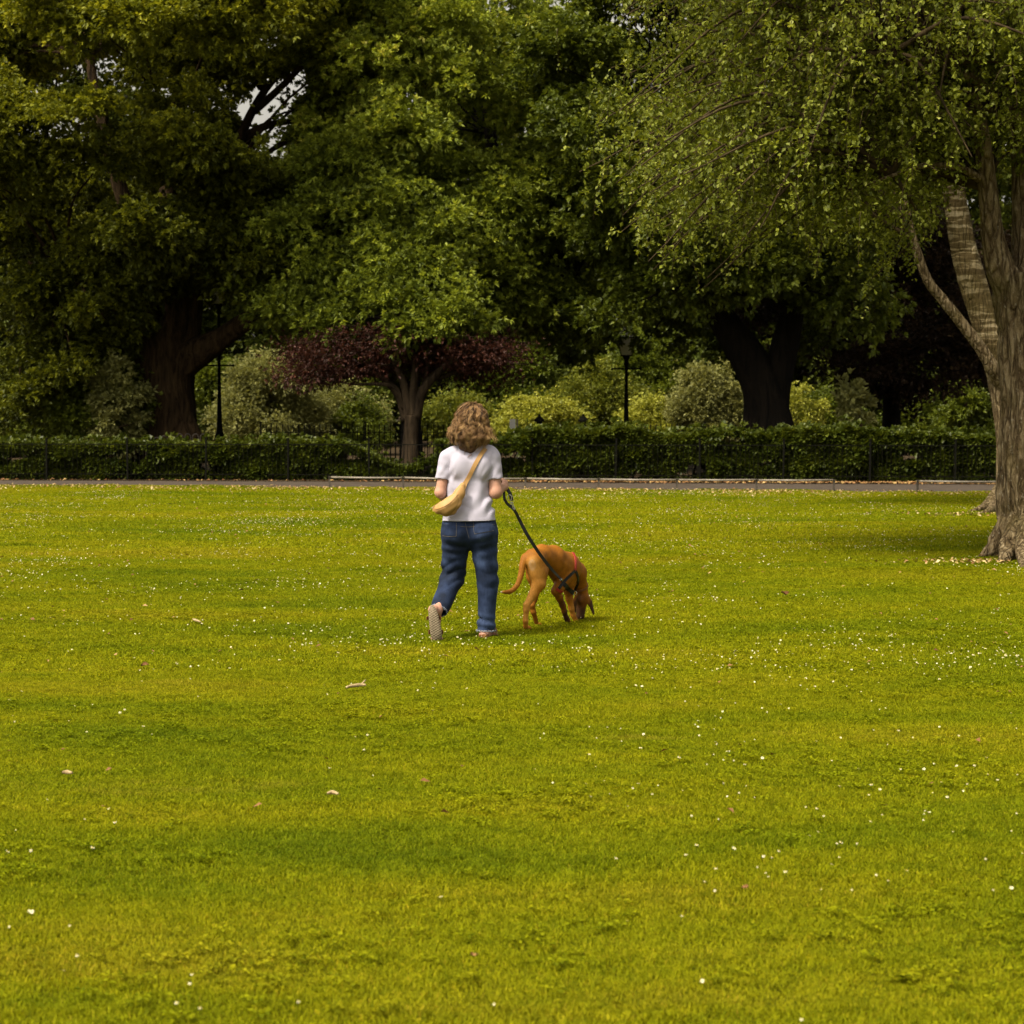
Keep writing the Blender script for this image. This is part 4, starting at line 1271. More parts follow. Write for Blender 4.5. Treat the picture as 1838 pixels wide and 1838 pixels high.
x = r.uniform(-48, 48, n); y = 126 + r.uniform(-3, 5, n)
top = 10.5 + 2.2 * np.sin(x * .35) + 1.4 * np.sin(x * .83 + 1)
z = r.random(n) * top
S = np.stack([x, y, z], 1)
S = S[gap_ok(S)]
me = leaves_mesh('woodland', S, unit(np.array([0, -1, .3]) + .6 * r.normal(size=S.shape)), 4, .55, .36, .8, r)
tag(link('woodland', me, M['backleaf']), 'unbroken dark wood far behind the park trees', 'wood', kind='stuff')
# ------------------------------------------------------------------ smooth bodies: blended solids turned into one mesh
class Solid:
    def __init__(s, lo, hi, res):
        s.lo = np.array(lo, float); s.res = res
        s.n = np.ceil((np.array(hi, float) - s.lo) / res).astype(int) + 1
        s.a = np.full(s.n, 1.0, np.float32)
    def _sub(s, lo, hi):
        i0 = np.clip(np.floor((lo - s.lo) / s.res).astype(int), 0, s.n)
        i1 = np.clip(np.ceil((hi - s.lo) / s.res).astype(int) + 1, 0, s.n)
        ax = [s.lo[k] + s.res * np.arange(i0[k], i1[k]) for k in range(3)]
        g = np.meshgrid(*ax, indexing='ij')
        return tuple(slice(i0[k], i1[k]) for k in range(3)), np.stack(g, -1)
    def cone(s, a, b, ra, rb, k=0.015, sq=None, cut=None, op='add', fold=None):
        a = np.array(a, float); b = np.array(b, float)
        mx = max(ra, rb) * (max(1.0, sq[1]) if sq else 1.0) + k * 1.5 + 0.03
        sl_, p = s._sub(np.minimum(a, b) - mx, np.maximum(a, b) + mx)
        if p.size == 0: return
        ba = b - a
        t = np.clip(((p - a) @ ba) / (ba @ ba + 1e-12), 0, 1)
        v = p - (a + t[..., None] * ba)
        if sq:
            ax = np.array(sq[0], float); ax /= np.linalg.norm(ax)
            c = v @ ax
            v = v + ax * (c * (1 / sq[1] - 1))[..., None]
        d = np.sqrt((v * v).sum(-1)) - (ra + (rb - ra) * t)
        s._mix(sl_, p, d, k, cut, op, fold)
    def ell(s, c, r, k=0.015, R=None, cut=None, op='add', fold=None):
        c = np.array(c, float); r = np.array(r, float)
        mx = r.max() + k * 1.5 + 0.03
        sl_, p = s._sub(c - mx, c + mx)
        if p.size == 0: return
        q = p - c
        if R is not None:
            q = q @ np.array(R)
        k0 = np.sqrt(((q / r) ** 2).sum(-1)); k1 = np.sqrt(((q / (r * r)) ** 2).sum(-1)) + 1e-9
        s._mix(sl_, p, k0 * (k0 - 1) / k1, k, cut, op, fold)
    def _mix(s, sl_, p, d, k, cut, op, fold):
        if fold is not None:
            d = d + fold(p)
        if cut is not None:
            for c0, n0 in cut:
                n0 = np.array(n0, float); n0 /= np.linalg.norm(n0)
                d = np.maximum(d, (p - np.array(c0, float)) @ n0)
        o = s.a[sl_]
        if op == 'add':
            h = np.clip(0.5 + 0.5 * (o - d) / k, 0, 1)
            s.a[sl_] = o + (d - o) * h - k * h * (1 - h)
        else:
            s.a[sl_] = np.maximum(o, -d)
    def all(s):
        return s._sub(s.lo - 1, s.lo + s.res * s.n + 1)
    def warp(s, fn):
        sl_, p = s.all()
        s.a[sl_] = s.a[sl_] + fn(p)
    def plane(s, c0, n0):
        sl_, p = s.all()
        n0 = np.array(n0, float); n0 /= np.linalg.norm(n0)
        s.a[sl_] = np.maximum(s.a[sl_], (p - np.array(c0, float)) @ n0)
    def mesh(s, name, smooth_it=1):
        A = s.a
        S = A < 0
        nx, ny, nz = A.shape
        cs = [S[i:nx - 1 + i, j:ny - 1 + j, k:nz - 1 + k] for i in (0, 1) for j in (0, 1) for k in (0, 1)]
        any_ = np.zeros_like(cs[0]); all_ = np.ones_like(cs[0])
        for c in cs:
            any_ |= c; all_ &= c
        act = any_ & ~all_
        idx = np.argwhere(act)
        m = len(idx)
        ids = np.full(act.shape, -1, np.int32)
        ids[tuple(idx.T)] = np.arange(m)
        off = np.array([[i, j, k] for i in (0, 1) for j in (0, 1) for k in (0, 1)])
        val = np.stack([A[tuple((idx + o).T)] for o in off], 1)
        acc = np.zeros((m, 3)); cnt = np.zeros(m)
        for e0 in range(8):
            for ax, bit in ((0, 4), (1, 2), (2, 1)):
                if e0 & bit: continue
                e1 = e0 | bit
                v0, v1 = val[:, e0], val[:, e1]
                cr = (v0 < 0) != (v1 < 0)
                t = np.where(cr, v0 / np.where(cr, v0 - v1, 1), 0)
                pt = off[e0] + (off[e1] - off[e0]) * t[:, None]
                acc += pt * cr[:, None]; cnt += cr
        V = s.lo + s.res * (idx + acc / cnt[:, None])
        Q = []
        for ax in range(3):
            u, w = (ax + 1) % 3, (ax + 2) % 3
            sh = [slice(None)] * 3
            a0 = list(sh); a1 = list(sh)
            a0[ax] = slice(0, -1); a1[ax] = slice(1, None)
            for q in (a0, a1):
                q[u] = slice(1, -1); q[w] = slice(1, -1)
            s0, s1 = S[tuple(a0)], S[tuple(a1)]
            e = np.argwhere(s0 != s1)
            if len(e) == 0: continue
            flip = s0[tuple(e.T)]
            base = e.copy(); base[:, u] += 1; base[:, w] += 1
            def cell(du, dw):
                c = base.copy(); c[:, u] += du; c[:, w] += dw
                return ids[tuple(c.T)]
            q = np.stack([cell(-1, -1), cell(0, -1), cell(0, 0), cell(-1, 0)], 1)
            q[~flip] = q[~flip][:, ::-1]
            Q.append(q)
        Q = np.concatenate(Q)
        Q = Q[(Q >= 0).all(1)]
        for _ in range(smooth_it):
            E = np.concatenate([Q[:, [0, 1]], Q[:, [1, 2]], Q[:, [2, 3]], Q[:, [3, 0]]])
            acc = np.zeros_like(V); c = np.zeros(len(V))
            np.add.at(acc, E[:, 0], V[E[:, 1]]); np.add.at(c, E[:, 0], 1)
            np.add.at(acc, E[:, 1], V[E[:, 0]]); np.add.at(c, E[:, 1], 1)
            V = V * 0.5 + 0.5 * acc / np.maximum(c, 1)[:, None]
        return mesh_np(name, V, Q, True)

def bvh_of(me):
    vs = np.empty(len(me.vertices) * 3, np.float32); me.vertices.foreach_get('co', vs)
    return BVHTree.FromPolygons([Vector(v) for v in vs.reshape(-1, 3)], [tuple(p.vertices) for p in me.polygons])

def ribbon(m, pts, nors, w, th):
    """flat strap along points with outward normals"""
    n = len(pts)
    V, Q = [], []
    for i in range(n):
        a, b = pts[max(i - 1, 0)], pts[min(i + 1, n - 1)]
        t = (b - a).normalized()
        nn = (nors[i] - t * nors[i].dot(t)).normalized()
        s = t.cross(nn)
        ww = w[i] if hasattr(w, '__len__') else w
        p = pts[i]
        V += [p + s * ww / 2, p + s * ww / 2 + nn * th, p - s * ww / 2 + nn * th, p - s * ww / 2]
    for i in range(n - 1):
        o = 4 * i
        for k in range(4):
            k2 = (k + 1) % 4
            Q.append((o + k, o + k2, o + 4 + k2, o + 4 + k))
    Q += [(0, 3, 2, 1), (4 * n - 4, 4 * n - 3, 4 * n - 2, 4 * n - 1)]
    m.add([tuple(v) for v in V], Q)

def on_surface(bvh, pix, off=0.003, dense=5):
    """photo-pixel path laid onto a body: first hit of each line of sight"""
    o = Vector((0, 0, CAM_H))
    out, nn = [], []
    for q in spline(pix, dense):
        dr = (P(q[0], q[1], 15.0) - o).normalized()
        h, n, _, _ = bvh.ray_cast(o, dr)
        if h is None: continue
        if n.dot(dr) > 0: n = -n
        out.append(h + n * off); nn.append(n)
    # ease the jumps
    for _ in range(2):
        out = [out[0]] + [(out[i - 1] + out[i] * 2 + out[i + 1]) / 4 for i in range(1, len(out) - 1)] + [out[-1]]
        nn = [nn[0]] + [((nn[i - 1] + nn[i] * 2 + nn[i + 1]) / 4).normalized() for i in range(1, len(nn) - 1)] + [nn[-1]]
    return out, nn

def ring_on(bvh, c, axis, rmax, n=40, off=0.003, ref=None):
    c = Vector(c); axis = Vector(axis).normalized()
    u = (Vector(ref) if ref else Vector((0, 0, 1)))
    u = (u - axis * u.dot(axis)).normalized(); v = axis.cross(u)
    pts, nn = [], []
    for i in range(n + 1):
        a = 2 * math.pi * i / n
        dr = u * math.cos(a) + v * math.sin(a)
        h, nr, _, _ = bvh.ray_cast(c + dr * rmax, -dr, rmax)
        if h is None: h = c + dr * rmax * .5
        pts.append(h + dr * off); nn.append(dr)
    return pts, nn

def pos_mat(name, base, var, scale, rough, spec, bscale, bstr, stops2=None, sheen=0.0):
    m, t, out = new_mat(name)
    pos = position(t)
    c = mixc(t, noise(t, scale, 4, 0.6, pos), base, var)
    b = N(t, 'ShaderNodeBsdfPrincipled', Roughness=rough)
    b.inputs['Specular IOR Level'].default_value = spec
    if sheen: b.inputs['Sheen Weight'].default_value = sheen
    t.links.new(c, b.inputs['Base Color'])
    if bscale:
        t.links.new(bump(t, noise(t, bscale, 3, 0.6, pos), bstr, 0.004), b.inputs['Normal'])
    t.links.new(b.outputs[0], out.inputs['Surface'])
    return m

M['skin'] = pos_mat('skin', (0.40, 0.20, 0.135), (0.46, 0.26, 0.19), 14, 0.5, 0.35, 200, 0.15)
M['shirt'] = pos_mat('white_cotton', (0.365, 0.35, 0.44), (0.41, 0.395, 0.49), 10, 0.9, 0.1, 350, 0.12)
def denim():
    m, t, out = new_mat('blue_denim')
    pos = position(t)
    big = noise(t, 5.0, 3, 0.5, pos)
    c = ramp(t, big, [(0.34, (0.008, 0.013, 0.028)), (0.5, (0.016, 0.027, 0.064)), (0.68, (0.042, 0.066, 0.145))])
    slub = noise(t, 110, 3, 0.7, mapping(t, pos, (1, 1, 0.16)))
    c = mixc(t, 0.5, c, ramp(t, slub, [(0.35, (0.6, 0.6, 0.62)), (0.7, (1.35, 1.32, 1.28))]), 'MULTIPLY')
    b = N(t, 'ShaderNodeBsdfPrincipled', Roughness=0.85)
    b.inputs['Specular IOR Level'].default_value = 0.15
    t.links.new(c, b.inputs['Base Color'])
    t.links.new(bump(t, slub, 0.25, 0.003), b.inputs['Normal'])
    t.links.new(b.outputs[0], out.inputs['Surface'])
    return m
M['denim'] = denim()
M['stitch'] = pos_mat('denim_stitch', (0.10, 0.10, 0.11), (0.16, 0.13, 0.09), 60, 0.8, 0.1, None, 0)
M['fray'] = pos_mat('frayed_denim', (0.12, 0.14, 0.20), (0.27, 0.29, 0.34), 60, 0.9, 0.1, None, 0)
M['bag'] = pos_mat('tan_leather', (0.33, 0.185, 0.060), (0.42, 0.25, 0.095), 9, 0.55, 0.3, 150, 0.15)
M['bagdark'] = pos_mat('tan_leather_dark', (0.20, 0.115, 0.032), (0.27, 0.16, 0.05), 9, 0.6, 0.3, 150, 0.15)
M['bagseam'] = pos_mat('tan_leather_seam', (0.24, 0.13, 0.035), (0.32, 0.18, 0.06), 30, 0.6, 0.3, None, 0)
M['webbing'] = pos_mat('black_webbing', (0.006, 0.006, 0.007), (0.014, 0.013, 0.013), 60, 0.6, 0.3, 300, 0.2)
M['red'] = pos_mat('red_webbing', (0.24, 0.022, 0.014), (0.36, 0.045, 0.028), 60, 0.6, 0.3, 300, 0.2)
M['steel'] = surf('bright_steel', [(0.3, (0.55, 0.54, 0.52)), (0.7, (0.7, 0.7, 0.68))], 30, 2, 0.25, 0.5, metallic=1.0)
M['sandal'] = pos_mat('brown_sandal_leather', (0.13, 0.05, 0.02), (0.21, 0.09, 0.04), 30, 0.5, 0.3, None, 0)
M['eye'] = surf('eye', [(0.3, (0.02, 0.015, 0.01)), (0.7, (0.04, 0.03, 0.02))], 30, 2, 0.1, 0.5)
def sole_mat():
    m, t, out = new_mat('ribbed_sole')
    pos = position(t)
    w1 = N(t, 'ShaderNodeTexWave', Scale=22.0, Distortion=1.5)
    w1.bands_direction = 'DIAGONAL'
    t.links.new(mapping(t, pos, (1, 0.2, 1.6)), w1.inputs['Vector'])
    w2 = N(t, 'ShaderNodeTexWave', Scale=22.0, Distortion=1.5)
    w2.bands_direction = 'DIAGONAL'
    t.links.new(mapping(t, pos, (-1, 0.2, 1.6)), w2.inputs['Vector'])
    h = math_n(t, 'ADD', w1.outputs['Fac'], w2.outputs['Fac'])
    c = ramp(t, math_n(t, 'MULTIPLY', h, 0.5), [(0.2, (0.165, 0.130, 0.088)), (0.7, (0.215, 0.175, 0.122))])
    b = N(t, 'ShaderNodeBsdfPrincipled', Roughness=0.85)
    b.inputs['Specular IOR Level'].default_value = 0.15
    t.links.new(c, b.inputs['Base Color'])
    t.links.new(bump(t, h, 0.5, 0.004), b.inputs['Normal'])
    t.links.new(b.outputs[0], out.inputs['Surface'])
    return m
M['sole'] = sole_mat()
M['hair'] = tint_mat('curly_hair', [(0.0, (0.028, 0.013, 0.006)), (0.30, (0.135, 0.070, 0.029)), (0.62, (0.36, 0.210, 0.088)), (1.0, (0.62, 0.43, 0.20))], 0.45, 0.3)

# ------------------------------------------------------------------ the woman
PX = 15.1 / F                                   # metres per photo pixel at her depth
D0 = 15.1
def Q(px, py, dd=0.0): return np.array(P(px, py, D0 + dd))
person = empty('person', (P(842, 1100, D0).x, D0, 0))
tag(person, 'woman walking away in white t-shirt and blue jeans holding a dog lead', 'person')

body = Solid(Q(755, 1160, -.42), Q(930, 712, .50), 0.005)
# head with a face turned away from the camera
hc = Q(847, 762, .03)
body.ell(hc + [0, 0, .025], (.074, .093, .098), .02)
body.cone(hc + [0, .035, -.05], hc + [0, .055, -.095], .055, .036, .03)
body.cone(hc + [0, .088, .005], hc + [0, .112, -.035], .010, .014, .012)          # nose
body.ell(hc + [0, .084, -.066], (.024, .012, .006), .006)                          # lips
body.ell(hc + [0, .082, -.079], (.020, .012, .007), .006)
for s in (-1, 1):
    body.ell(hc + [s * .031, .093, .012], (.017, .014, .011), .004, op='cut')      # eye sockets
    body.ell(hc + [s * .076, .0, -.005], (.010, .020, .031), .008)                 # ears
body.cone(hc + [0, -.005, -.06], Q(846, 808, -.005), .050, .056, .02)
# trunk core under the clothes
body.cone(Q(846, 830), Q(842, 880), .085, .078, .03, sq=((1, 0, 0), 1.45))
body.cone(Q(842, 880), Q(842, 955), .078, .085, .03, sq=((1, 0, 0), 1.5))
# arms
SHL, ELL, WRL = Q(803, 822, 0), Q(790.5, 884, -.015), Q(800, 898, .215)
SHR, ELR, WRR = Q(884, 822, 0), Q(890, 882, -.02), Q(904, 874, .20)
body.cone(SHL, ELL, .040, .039, .02)
body.cone(ELL, WRL, .041, .025, .014)
body.cone(SHR, ELR, .042, .044, .02)
body.cone(ELR, WRR, .045, .027, .016)
body.ell(ELR + [-.002, -.004, -.014], (.040, .036, .036), .02)
# hands
def hand(w, fwd, side, palm_n, curl):
    """five fingers curling round a handle"""
    w = np.array(w, float)
    f = np.array(fwd, float); f /= np.linalg.norm(f)
    s = np.array(side, float); s -= f * (s @ f); s /= np.linalg.norm(s)
    n = np.array(palm_n, float); n -= f * (n @ f) + s * (n @ s); n /= np.linalg.norm(n)
    kn = w + f * .085
    body.cone(w, w + f * .025, .026, .027, .01, sq=(s, 1.15))
    body.cone(w + f * .03 - s * .016, kn - s * .020, .017, .015, .012)
    body.cone(w + f * .03 + s * .016, kn + s * .020, .017, .015, .012)
    body.cone(w + f * .03, kn, .017, .015, .012)
    for i, (o, L) in enumerate(((-.030, .064), (-.010, .074), (.010, .070), (.029, .055))):
        b = kn + s * o
        a1, a2, a3 = curl
        d1 = f * math.cos(a1) + n * math.sin(a1)
        d2 = f * math.cos(a2) + n * math.sin(a2)
        d3 = f * math.cos(a3) + n * math.sin(a3)
        p1 = b + d1 * L * .46; p2 = p1 + d2 * L * .32; p3 = p2 + d3 * L * .24
        body.cone(b, p1, .0098, .0092, .004); body.cone(p1, p2, .0092, .0086, .003); body.cone(p2, p3, .0086, .0078, .003)
    t0 = w + f * .035 - s * .030
    t1 = t0 + f * .022 - s * .018 + n * .016
    t2 = t1 + f * .022 + n * .020 + s * .004
    t3 = t2 + f * .012 + n * .008 + s * .014
    body.cone(t0, t1, .0145, .0115, .008); body.cone(t1, t2, .0112, .0100, .003); body.cone(t2, t3, .0100, .0085, .003)
    return kn + n * .024 + f * .008
gripR = hand(WRR, (.22, .9, .12), (.10, .0, -1), (-.9, .2, -.05), (0.9, 2.2, 3.2))
gripL = hand(WRL, (.25, .9, .05), (0, 0, -1), (.95, -.2, 0), (0.35, 0.9, 1.3))
# lower legs and feet
ANL, ANR = Q(784, 1096, -.205), Q(872, 1133, .03)
KNL, KNR = Q(815, 1040, .10), Q(875, 1046, .02)
body.cone(KNL, ANL, .048, .036, .02); body.cone(KNR, ANR, .048, .034, .02)
body.cone(Q(817, 970, .0), KNL, .07, .05, .02); body.cone(Q(866, 970, 0), KNR, .07, .05, .02)
# left foot on its toes, sole turned to the camera
hl = Q(777, 1094, -.262); tl = Q(784, 1146, -.270)
body.cone(ANL, hl + [0, .012, 0], .034, .030, .02)
body.cone(hl, tl, .026, .023, .015, sq=((1, 0, 0), 1.2))
body.cone(ANL + [0, .02, -.04], tl + [0, .03, .03], .030, .020, .02)
for i in range(5):
    a = tl + [(-.034 + .017 * i), .006, -.004 + (.003 if i in (0, 4) else 0)]
    body.cone(a, a + [0, .022, -.008], .0105, .009, .004)
# right foot flat, pointing away and a little to the right
hr = Q(868.5, 1141, -.005); tr_ = hr + np.array([.055, .20, -.008])
body.cone(ANR, hr + [0, 0, .012], .033, .029, .02)
body.cone(hr, tr_, .029, .021, .015, sq=((1, -.25, 0), 1.3))
body.cone(ANR + [.005, .02, -.01], tr_ + [-.008, -.03, .015], .032, .020, .02)
for i in range(5):
    a = tr_ + np.array([-.034 + .017 * i, -.002 * (i - 1) ** 2, -.004])
    body.cone(a, a + [.006, .028, -.006], .0105, .009, .004)
me_body = body.mesh('body', 1)
body_o = link('body', me_body, M['skin'], person)
for s in (-1, 1):
    m = MB()
    c = hc + [s * .031, .087, .012]
    m.lathe((0, 0, 0), [(0.0, -.011), (.006, -.009), (.0105, -.003), (.011, 0), (.0105, .003), (.006, .009), (0, .011)], 10)
    o = m.build('eye', M['eye'], person, True); o.location = tuple(c)

# ---- t-shirt
def folds_shirt(p):
    x, y, z = p[..., 0], p[..., 1], p[..., 2]
    zt = (z - Q(842, 934)[2]) / (Q(842, 815)[2] - Q(842, 934)[2])     # 0 hem .. 1 shoulders
    xc = x - Q(842, 900)[0]
    low = np.exp(-((zt - .22) / .17) ** 2)
    fs = lambda a: 1 - 2 * np.abs(np.sin(a * .5)) ** 1.3
    f = .0085 * low * fs(66 * z - 24 * xc + 2.2 * np.sin(13 * xc + 1) + 1.5 * np.sin(31 * xc + 20 * z)) * (.55 + .45 * np.sin(17 * xc + 9 * z + 2))
    f += .0048 * np.exp(-((zt - .45) / .25) ** 2) * np.sin(58 * xc - 34 * z + 2.0 * np.sin(11 * z))
    f += .0014 * np.sin(40 * xc + 26 * z + 1.5 * np.sin(23 * z)) * np.clip(zt, 0, 1)
    f += .0016 * np.sin(95 * xc - 70 * z) * np.exp(-((zt - .7) / .2) ** 2) * (np.abs(xc) > .09)
    return f
tee = Solid(Q(770, 945, -.25), Q(915, 785, .25), 0.004)
tee.cone(Q(846, 829, .005), Q(841, 872, .01), .104, .097, .03, sq=((1, 0, 0), 1.56))
tee.cone(Q(841, 872, .01), Q(842, 940, -.012), .097, .138, .03, sq=((1, 0, 0), 1.42))
tee.cone(Q(810, 818, 0), Q(880, 816, 0), .057, .057, .035)
tee.cone(Q(818, 812, 0), Q(846, 800, 0), .045, .050, .03); tee.cone(Q(876, 811, 0), Q(846, 800, 0), .045, .050, .03)
# shoulder blades
tee.ell(Q(826, 838, -.070), (.06, .035, .07), .05); tee.ell(Q(864, 838, -.070), (.06, .035, .07), .05)
cutL = [(Q(793.5, 859, 0), Q(790.5, 884) - Q(801, 822))]
cutR = [(Q(888.5, 859, 0), Q(890, 882) - Q(884, 822))]
ft = lambda p: .0010 * np.sin(p[..., 2] * 90 + p[..., 0] * 40)
tee.cone(Q(803, 822, 0), Q(792, 880, -.012), .058, .056, .022, cut=cutL, fold=ft)
tee.cone(Q(883.5, 822, 0), Q(889.5, 880, -.015), .060, .060, .022, cut=cutR, fold=ft)
tee.warp(folds_shirt)
zh = Q(842, 934)
tee.plane(zh, (.012, 0, -1))
tee.cone(Q(846, 790, .02), Q(846, 806, .02), .066, .062, .01, op='cut')
me_tee = tee.mesh('t_shirt', 1)
tee_o = link('t_shirt', me_tee, M['shirt'], person)
bv_tee = bvh_of(me_tee)

def tee_seam(pix, w=.003):
    pts, nn = on_surface(bv_tee, pix, .0004, 6)
    if len(pts) > 3:
        m = MB(); m.tube(pts, w / 2, 5); m.build('seam', M['shirt'], person)
tee_seam([(795, 930.5), (812, 931.5), (842, 932), (870, 931.5), (888, 931)])
tee_seam([(801, 808), (805.5, 822), (805, 838), (803, 850)]); tee_seam([(887, 806), (880.5, 822), (879.5, 838), (879, 850)])
tee_seam([(783, 856.5), (793, 857), (801, 857)]); tee_seam([(880, 857), (889, 857), (899, 855.5)])

# ---- jeans
def folds_jeans(p):
    x, y, z = p[..., 0], p[..., 1], p[..., 2]
    left = x < Q(843, 1000)[0]
    def band(cx, cz, sx, sz): return np.exp(-((x - cx) / sx) ** 2 - ((z - cz) / sz) ** 2)
    kl = Q(815, 1028); kr = Q(876, 1035); bl = Q(815, 985); br = Q(868, 980)
    fs = lambda a: 1 - 2 * np.abs(np.sin(a * .5)) ** 1.2
    f = .0065 * band(kl[0], kl[2], .16, .085) * fs(84 * z - 30 * x + 2 * np.sin(20 * x)) * left
    f += .0042 * band(kr[0], kr[2], .13, .11) * fs(62 * z + 26 * x + 1.4 * np.sin(25 * x)) * ~left
    f += .0045 * band(bl[0], bl[2], .12, .06) * np.sin(95 * z + 12 * x) + .005 * band(br[0], br[2], .12, .07) * np.sin(85 * z - 25 * x)
    f += .0035 * np.sin(31 * z + 50 * x + 2 * np.sin(13 * z)) 
    f += .005 * np.exp(-((z - Q(873, 1118)[2]) / .05) ** 2) * np.sin(90 * z + 20 * x) * ~left
    return f
jn = Solid(Q(755, 1142, -.40), Q(915, 918, .30), 0.005)
jn.cone(Q(842, 926), Q(842.5, 955), .112, .125, .03, sq=((1, 0, 0), 1.60))
HML, HMR = Q(787, 1098, -.17), Q(872.5, 1132, .03)
jn.cone(Q(866.5, 962), Q(875.5, 1042, .02), .104, .076, .018, sq=((1, 0, 0), .98))
jn.cone(Q(875.5, 1042, .02), HMR, .076, .060, .012)
jn.cone(Q(818.5, 962), Q(813.5, 1034, .08), .104, .086, .018, sq=((1, 0, 0), .98))
vL = HML - Q(813.5, 1034, .08)
jn.cone(Q(813.5, 1034, .08), HML + vL * .12, .086, .058, .012)
jn.ell(Q(820, 956, -.075), (.085, .075, .085), .03); jn.ell(Q(865, 956, -.075), (.085, .075, .085), .03)
jn.warp(folds_jeans)
jn.plane(Q(842, 929), (0, 0, 1))
jn.plane(HMR, (.0, 0, -1))
jn.cone(HMR + [0, 0, -.05], HMR + [0, 0, .10], .050, .055, .01, op='cut')
nL = np.array(vL) / np.linalg.norm(vL)
sl_, p_ = jn._sub(HML - .13, HML + .15)
dcut = (p_ - (HML + np.array([.006, 0, 0]))) @ (nL + np.array([.12, 0, -.02])) + .004 * np.sin(p_[..., 0] * 140)
jn.a[sl_] = np.maximum(jn.a[sl_], dcut)
jn.cone(HML + nL * .06, HML - nL * .11, .047, .056, .01, op='cut')
me_jn = jn.mesh('jeans', 1)
jeans_o = link('jeans', me_jn, M['denim'], person)
bv_jn = bvh_of(me_jn)
# pockets and seams sit on the denim
def patch(poly_l, poly_r, name, off, parent, mat, n=9, bv=None):
    """cloth patch between a left and a right edge (photo pixels), lying on the jeans"""
    L_ = spline(poly_l, 4); R_ = spline(poly_r, 4)
    V, Qd = [], []
    o = Vector((0, 0, CAM_H))
    for a, b in zip(L_, R_):
        for k in range(n):
            q = a + (b - a) * k / (n - 1)
            dr = (P(q[0], q[1], 15) - o).normalized()
            h, nr, _, _ = (bv or bv_jn).ray_cast(o, dr)
            if h is None: h = P(q[0], q[1], 15.0); nr = -dr
            edge = k in (0, n - 1)
            V.append(tuple(h - dr * (off if not edge else -.001)))
    for i in range(len(L_) - 1):
        for k in range(n - 1):
            Qd.append((i * n + k, i * n + k + 1, (i + 1) * n + k + 1, (i + 1) * n + k))
    m = MB(); m.add(V, Qd)
    return m.build(name, mat, parent, True)
def seam(pix, name='seam', w=.0028, mat='stitch'):
    pts, nn = on_surface(bv_jn, pix, .0012, 6)
    m = MB(); m.tube(pts, w / 2, 5); m.build(name, M[mat], person)
patch([(795, 937), (794.5, 950), (795, 961)], [(818.5, 937), (819, 950), (818.5, 962)], 'back_pocket', .004, person, M['denim'])
patch([(850, 937), (850, 948), (852, 958)], [(884, 937), (885, 946), (885, 952)], 'back_pocket', .004, person, M['denim'])
seam([(794.5, 961.5), (806, 963), (818.5, 962.5)]); seam([(819, 938), (819.3, 950), (818.8, 962.5)])
seam([(852, 958.5), (868, 956), (886, 952.5)]); seam([(849.8, 938), (850, 950), (852, 958.5)])
seam([(835, 938), (838, 952), (842, 966)]); seam([(797, 941), (815, 943), (840, 946), (865, 943), (888, 941)])
def fray(c, ax, r, name):
    pts, nn = ring_on(bv_jn, c, ax, .14, 64, -.002, (0, -1, 0))
    m = MB(); rr = random.Random(3)
    m.tube([p + Vector(ax) * rr.uniform(-.003, .004) for p in pts], [.0035 * rr.uniform(.7, 1.5) for _ in pts], 5)
    for p in pts:
        for _ in range(2):
            q = p + Vector((rr.uniform(-.004, .004), rr.uniform(-.004, .004), 0))
            m.tube([q, q + Vector(ax) * rr.uniform(.004, .014) + Vector((rr.uniform(-.005, .005), rr.uniform(-.004, .004), 0))], .0009, 3)
    o = m.build(name, M['fray'], person)
fray(HMR + [0, 0, .004], (0, 0, -1), .06, 'frayed_hem')
fray(HML - nL * .012, tuple(nL), .06, 'frayed_hem')

# ---- sandals
def footprint(n=26):
    out = []
    for i in range(n):
        a = 2 * math.pi * i / n
        s, c = math.sin(a), math.cos(a)
        w = .0430 + .006 * c - .007 * math.exp(-((c + .05) / .4) ** 2)
        out.append((w * s * (1.05 if s > 0 else .95) + .004 * (c > 0) * c, .136 * c))
    return out
def sole(c, right, fwd, nrm, th, bend=0.0, name='sandal'):
    """flat sole outline; c centre, fwd toward the toe, nrm away from the foot"""
    m = MB()
    R, Fv, Nn = [np.array(v, float) / np.linalg.norm(v) for v in (right, fwd, nrm)]
    fp = footprint()
    n = len(fp)
    V, Qd = [], []
    def pt(x, y, h): return tuple(np.array(c) + R * x + Fv * y + Nn * (h - bend * (y / .13) ** 2))
    for h, k in ((0, 1.0), (th * .25, 1.03), (th, .98)):
        V += [pt(x * k, y * k, h) for x, y in fp]
    for lv in range(2):
        for i in range(n):
            j = (i + 1) % n
            Qd.append((lv * n + i, lv * n + j, (lv + 1) * n + j, (lv + 1) * n + i))
    i0 = len(V); V += [pt(0, 0, 0), pt(0, 0, th)]
    V += [pt(x * .5, y * .5, th) for x, y in fp]
    for i in range(n):
        j = (i + 1) % n
        Qd.append((i0, j, i)); Qd.append((2 * n + i, 2 * n + j, i0 + 2 + j, i0 + 2 + i)); Qd.append((i0 + 1, i0 + 2 + i, i0 + 2 + j))
    m.add(V, Qd)
    return m
sand = empty('sandal', person.location); sand.parent = person; sand.matrix_parent_inverse = Matrix.Translation(person.location).inverted()
def child(o, par):
    o.parent = par
    o.matrix_parent_inverse = Matrix.Translation(person.location).inverted()
    return o
mid_l = (Q(779.8, 1121.0, -.296))
m = sole(mid_l, (1, 0, .05), Q(784.5, 1152, -.293) - Q(776.5, 1092, -.293), (0.10, -1, .06), .022, .010)
sl_o = m.build('sole', M['sole'], None, True); child(sl_o, sand)
m = MB()
